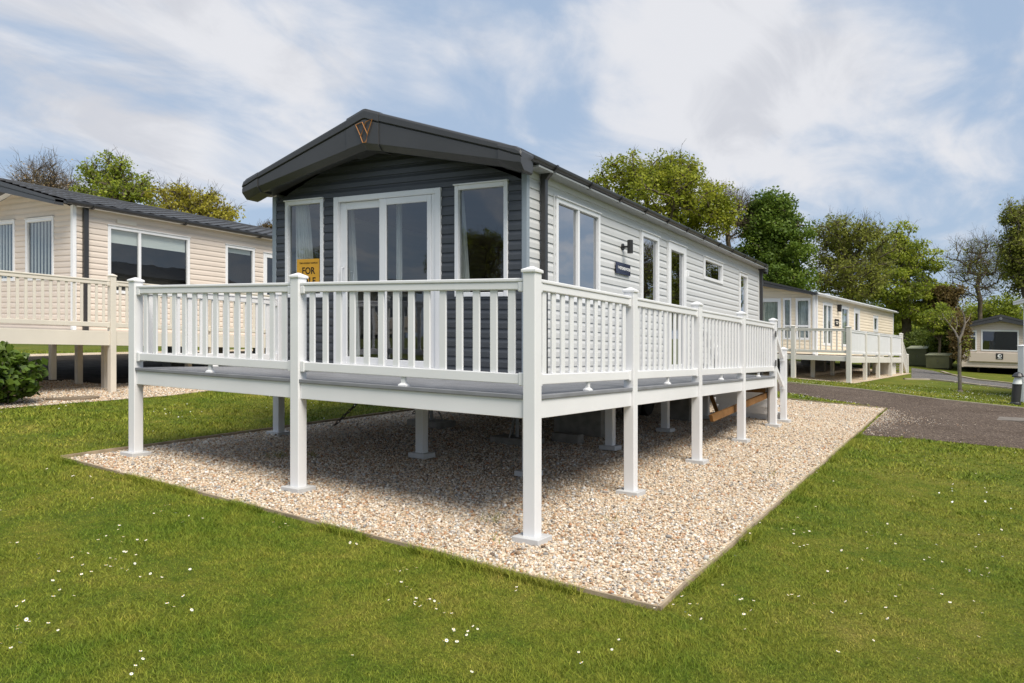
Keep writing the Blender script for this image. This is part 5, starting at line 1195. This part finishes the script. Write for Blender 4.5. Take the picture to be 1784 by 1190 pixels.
DPX = [(702, 998), (709, 1003), (726, 1001), (688, 1004), (697, 1004), (675, 1027), (699, 1024), (708, 1035), (716, 1037), (725, 1054), (723, 1060), (722, 1065), (732, 1069), (746, 1055), (749, 1055), (757, 1060), (765, 1063), (760, 1073), (774, 1080), (787, 1081), (790, 1107), (791, 1112), (813, 1119), (815, 1114), (824, 1104), (832, 1110), (774, 1131), (778, 1128), (796, 1130), (822, 1184), (614, 1156), (900, 1033), (899, 1040), (677, 1058),
       (1188, 1051), (1173, 1065), (1202, 1063), (1215, 1063), (1194, 1078), (1140, 1070), (1251, 995), (1282, 1047), (1293, 1055), (1289, 1057), (1313, 1056), (1308, 1076), (1296, 1083), (1298, 1108), (1078, 1126), (1066, 1144), (1008, 1148), (1013, 1170), (1324, 918), (1314, 921), (1374, 915), (1362, 930), (1383, 939), (1397, 945), (1391, 926), (1299, 950), (1390, 910), (1259, 1031), (1352, 1098),
       (173, 940), (185, 942), (206, 933), (208, 923), (215, 944), (216, 972), (171, 950), (220, 973), (237, 976), (140, 969), (126, 982), (144, 993), (67, 977), (68, 982), (30, 956), (17, 956), (102, 1008), (92, 1024), (104, 1039), (93, 1050), (129, 1051), (84, 1100), (101, 1110), (41, 1059), (29, 1067), (46, 1093), (51, 1095), (30, 1108), (19, 1141), (35, 1132), (31, 1104), (1, 1133), (185, 996), (192, 996), (196, 999), (212, 1000), (222, 1003), (235, 994), (159, 1005), (142, 1012), (244, 1016), (262, 1011), (282, 1018), (331, 1004), (319, 1051), (291, 1062), (303, 1070), (334, 1075), (245, 1146), (249, 1161), (236, 1174), (229, 1189), (281, 899), (268, 904), (610, 955), (621, 956), (648, 944),
       (1500, 1080), (1543, 1068), (1560, 1049), (1522, 1130), (1476, 1000), (1502, 986), (1442, 1004), (1466, 967), (1520, 940), (1546, 920), (1560, 955), (1610, 985), (1640, 930), (1700, 960), (1720, 1000), (1745, 930), (1655, 1060), (1705, 1120), (1460, 1150), (1600, 1160), (1512, 1040), (1421, 890), (1475, 870), (1530, 850), (1590, 872), (1452, 845), (1660, 850), (1700, 830), (1745, 850), (1560, 810), (1610, 800), (1500, 790), (1655, 795), (1720, 800)]
R = np.random.default_rng(61); pts = [gnd(*q)[:2] for q in DPX]
while len(pts) < 235:
    c = gnd(R.uniform(1250, 1784), R.uniform(770, 1100)) if R.uniform() < .6 else gnd(R.uniform(0, 520), R.uniform(800, 1000))
    for _ in range(R.integers(1, 4)):
        q = c[:2] + R.normal(0, .10, 2)
        if not inpoly(q[:1], q[1:], BED)[0] and not inpoly(q[:1], q[1:], ROAD)[0]: pts.append(q)
for i, (x, y) in enumerate(pts):
    o = bpy.data.objects.new('daisy', dme); COL.objects.link(o); o.location = (x, y, float(gz(x, y)) + R.uniform(.036, .05)); s_ = R.uniform(.6, 1.0); o.scale = (s_,) * 3; o.rotation_euler = (R.normal(0, .3), R.normal(0, .3), R.uniform(0, 6))
    tag(o, 'small white daisy flowering in the mown lawn', 'daisy', 'white daisies in the lawn')
# the many far daisies on the verges beyond
fx, fy = [], []
for x0, x1, y0, y1, k in ((-1.2, 1.3, 15.2, 17, 160), (-2, 4.4, 19.6, 23, 420), (1.5, 6, 19, 29, 360), (-10.3, -6, 0, 9, 260), (2, 6, 2, 9, 200)):
    x = R.uniform(x0, x1, k); y = R.uniform(y0, y1, k); q = ~(inpoly(x, y, ROAD) | inpoly(x, y, BED) | inpoly(x, y, PATH2) | inpoly(x, y, CBED) | inpoly(x, y, LBED)) & (vnoise(x, y, .9, 5) > .45); fx.append(x[q]); fy.append(y[q])
fx = np.concatenate(fx); fy = np.concatenate(fy); k = len(fx); a_ = np.arange(6) * pi / 3; rr = R.uniform(.008, .013, k)
V = np.stack([fx[:, None] + rr[:, None] * np.cos(a_), fy[:, None] + rr[:, None] * np.sin(a_), gz(fx, fy)[:, None] + .045 + R.normal(0, .004, (k, 6))], -1).reshape(-1, 3)
tag(npmesh('far_daisies', V, np.arange(k * 6).reshape(-1, 6), petal_m), 'scattered far daisies on the verges and lawns', 'daisies', kind='stuff')

# ================================================================== what the windows mirror: trees and a caravan behind the photographer
def copy_tree(o, parent=None):
    c = o.copy(); COL.objects.link(c); c.parent = parent
    for ch in list(o.children): copy_tree(ch, c)
    return c
src = {o.name: o for o in COL.objects if o.name in ('oak_tree', 'olive_tree', 'sycamore_tree', 'green_tree', 'bare_tree.001', 'bare_tree.002', 'bush.009', 'bush.010')}
for nm, x, y, s_, rz, lb in (('bare_tree.002', -15.5, -19, .62, 1.0, 'open branched tree behind the photographer mirrored in the right front window'), ('oak_tree', -27, -34, .72, 2.0, 'yellow green tree behind the photographer mirrored in the patio door'), ('sycamore_tree', -20, -37, .62, .5, 'dark tree behind the photographer mirrored in the patio door'), ('olive_tree', -36, -29, .75, 3.1, 'olive tree behind the photographer mirrored in the left front window'),
                           ('green_tree', -31, -37, .62, .9, 'layered green tree behind the photographer mirrored between the others'), ('bush.009', -22, -28, 1.2, .4, 'dark bush behind the photographer mirrored low in the patio door'),
                           ('bare_tree.002', 17.5, 55, 1.15, .3, 'bare tree out of view on the right mirrored in the tall side window'), ('olive_tree', 16.5, 66, .8, 1.3, 'thin tree out of view on the right mirrored in the side door'), ('green_tree', 9.8, 54, .72, 1.1, 'narrow green tree out of view on the right mirrored in the far tall window'), ('bare_tree.001', 22, 50, .5, 2.2, 'small bare tree out of view on the right mirrored in the first side window'), ('olive_tree', 11.5, 49, 1.0, 2.2, 'broad olive tree out of view on the right mirrored in the small side window')):
    c = copy_tree(src[nm]); c.location = (x, y, float(gz(x, y))); c.scale = (s_,) * 3; c.rotation_euler.z = rz; c['label'] = lb
c = copy_tree(tv); c.location = (-20, -18, float(gz(-20, -18)) + .9); c.rotation_euler.z = radians(90); c['label'] = 'tan caravan behind the photographer mirrored in the patio door'
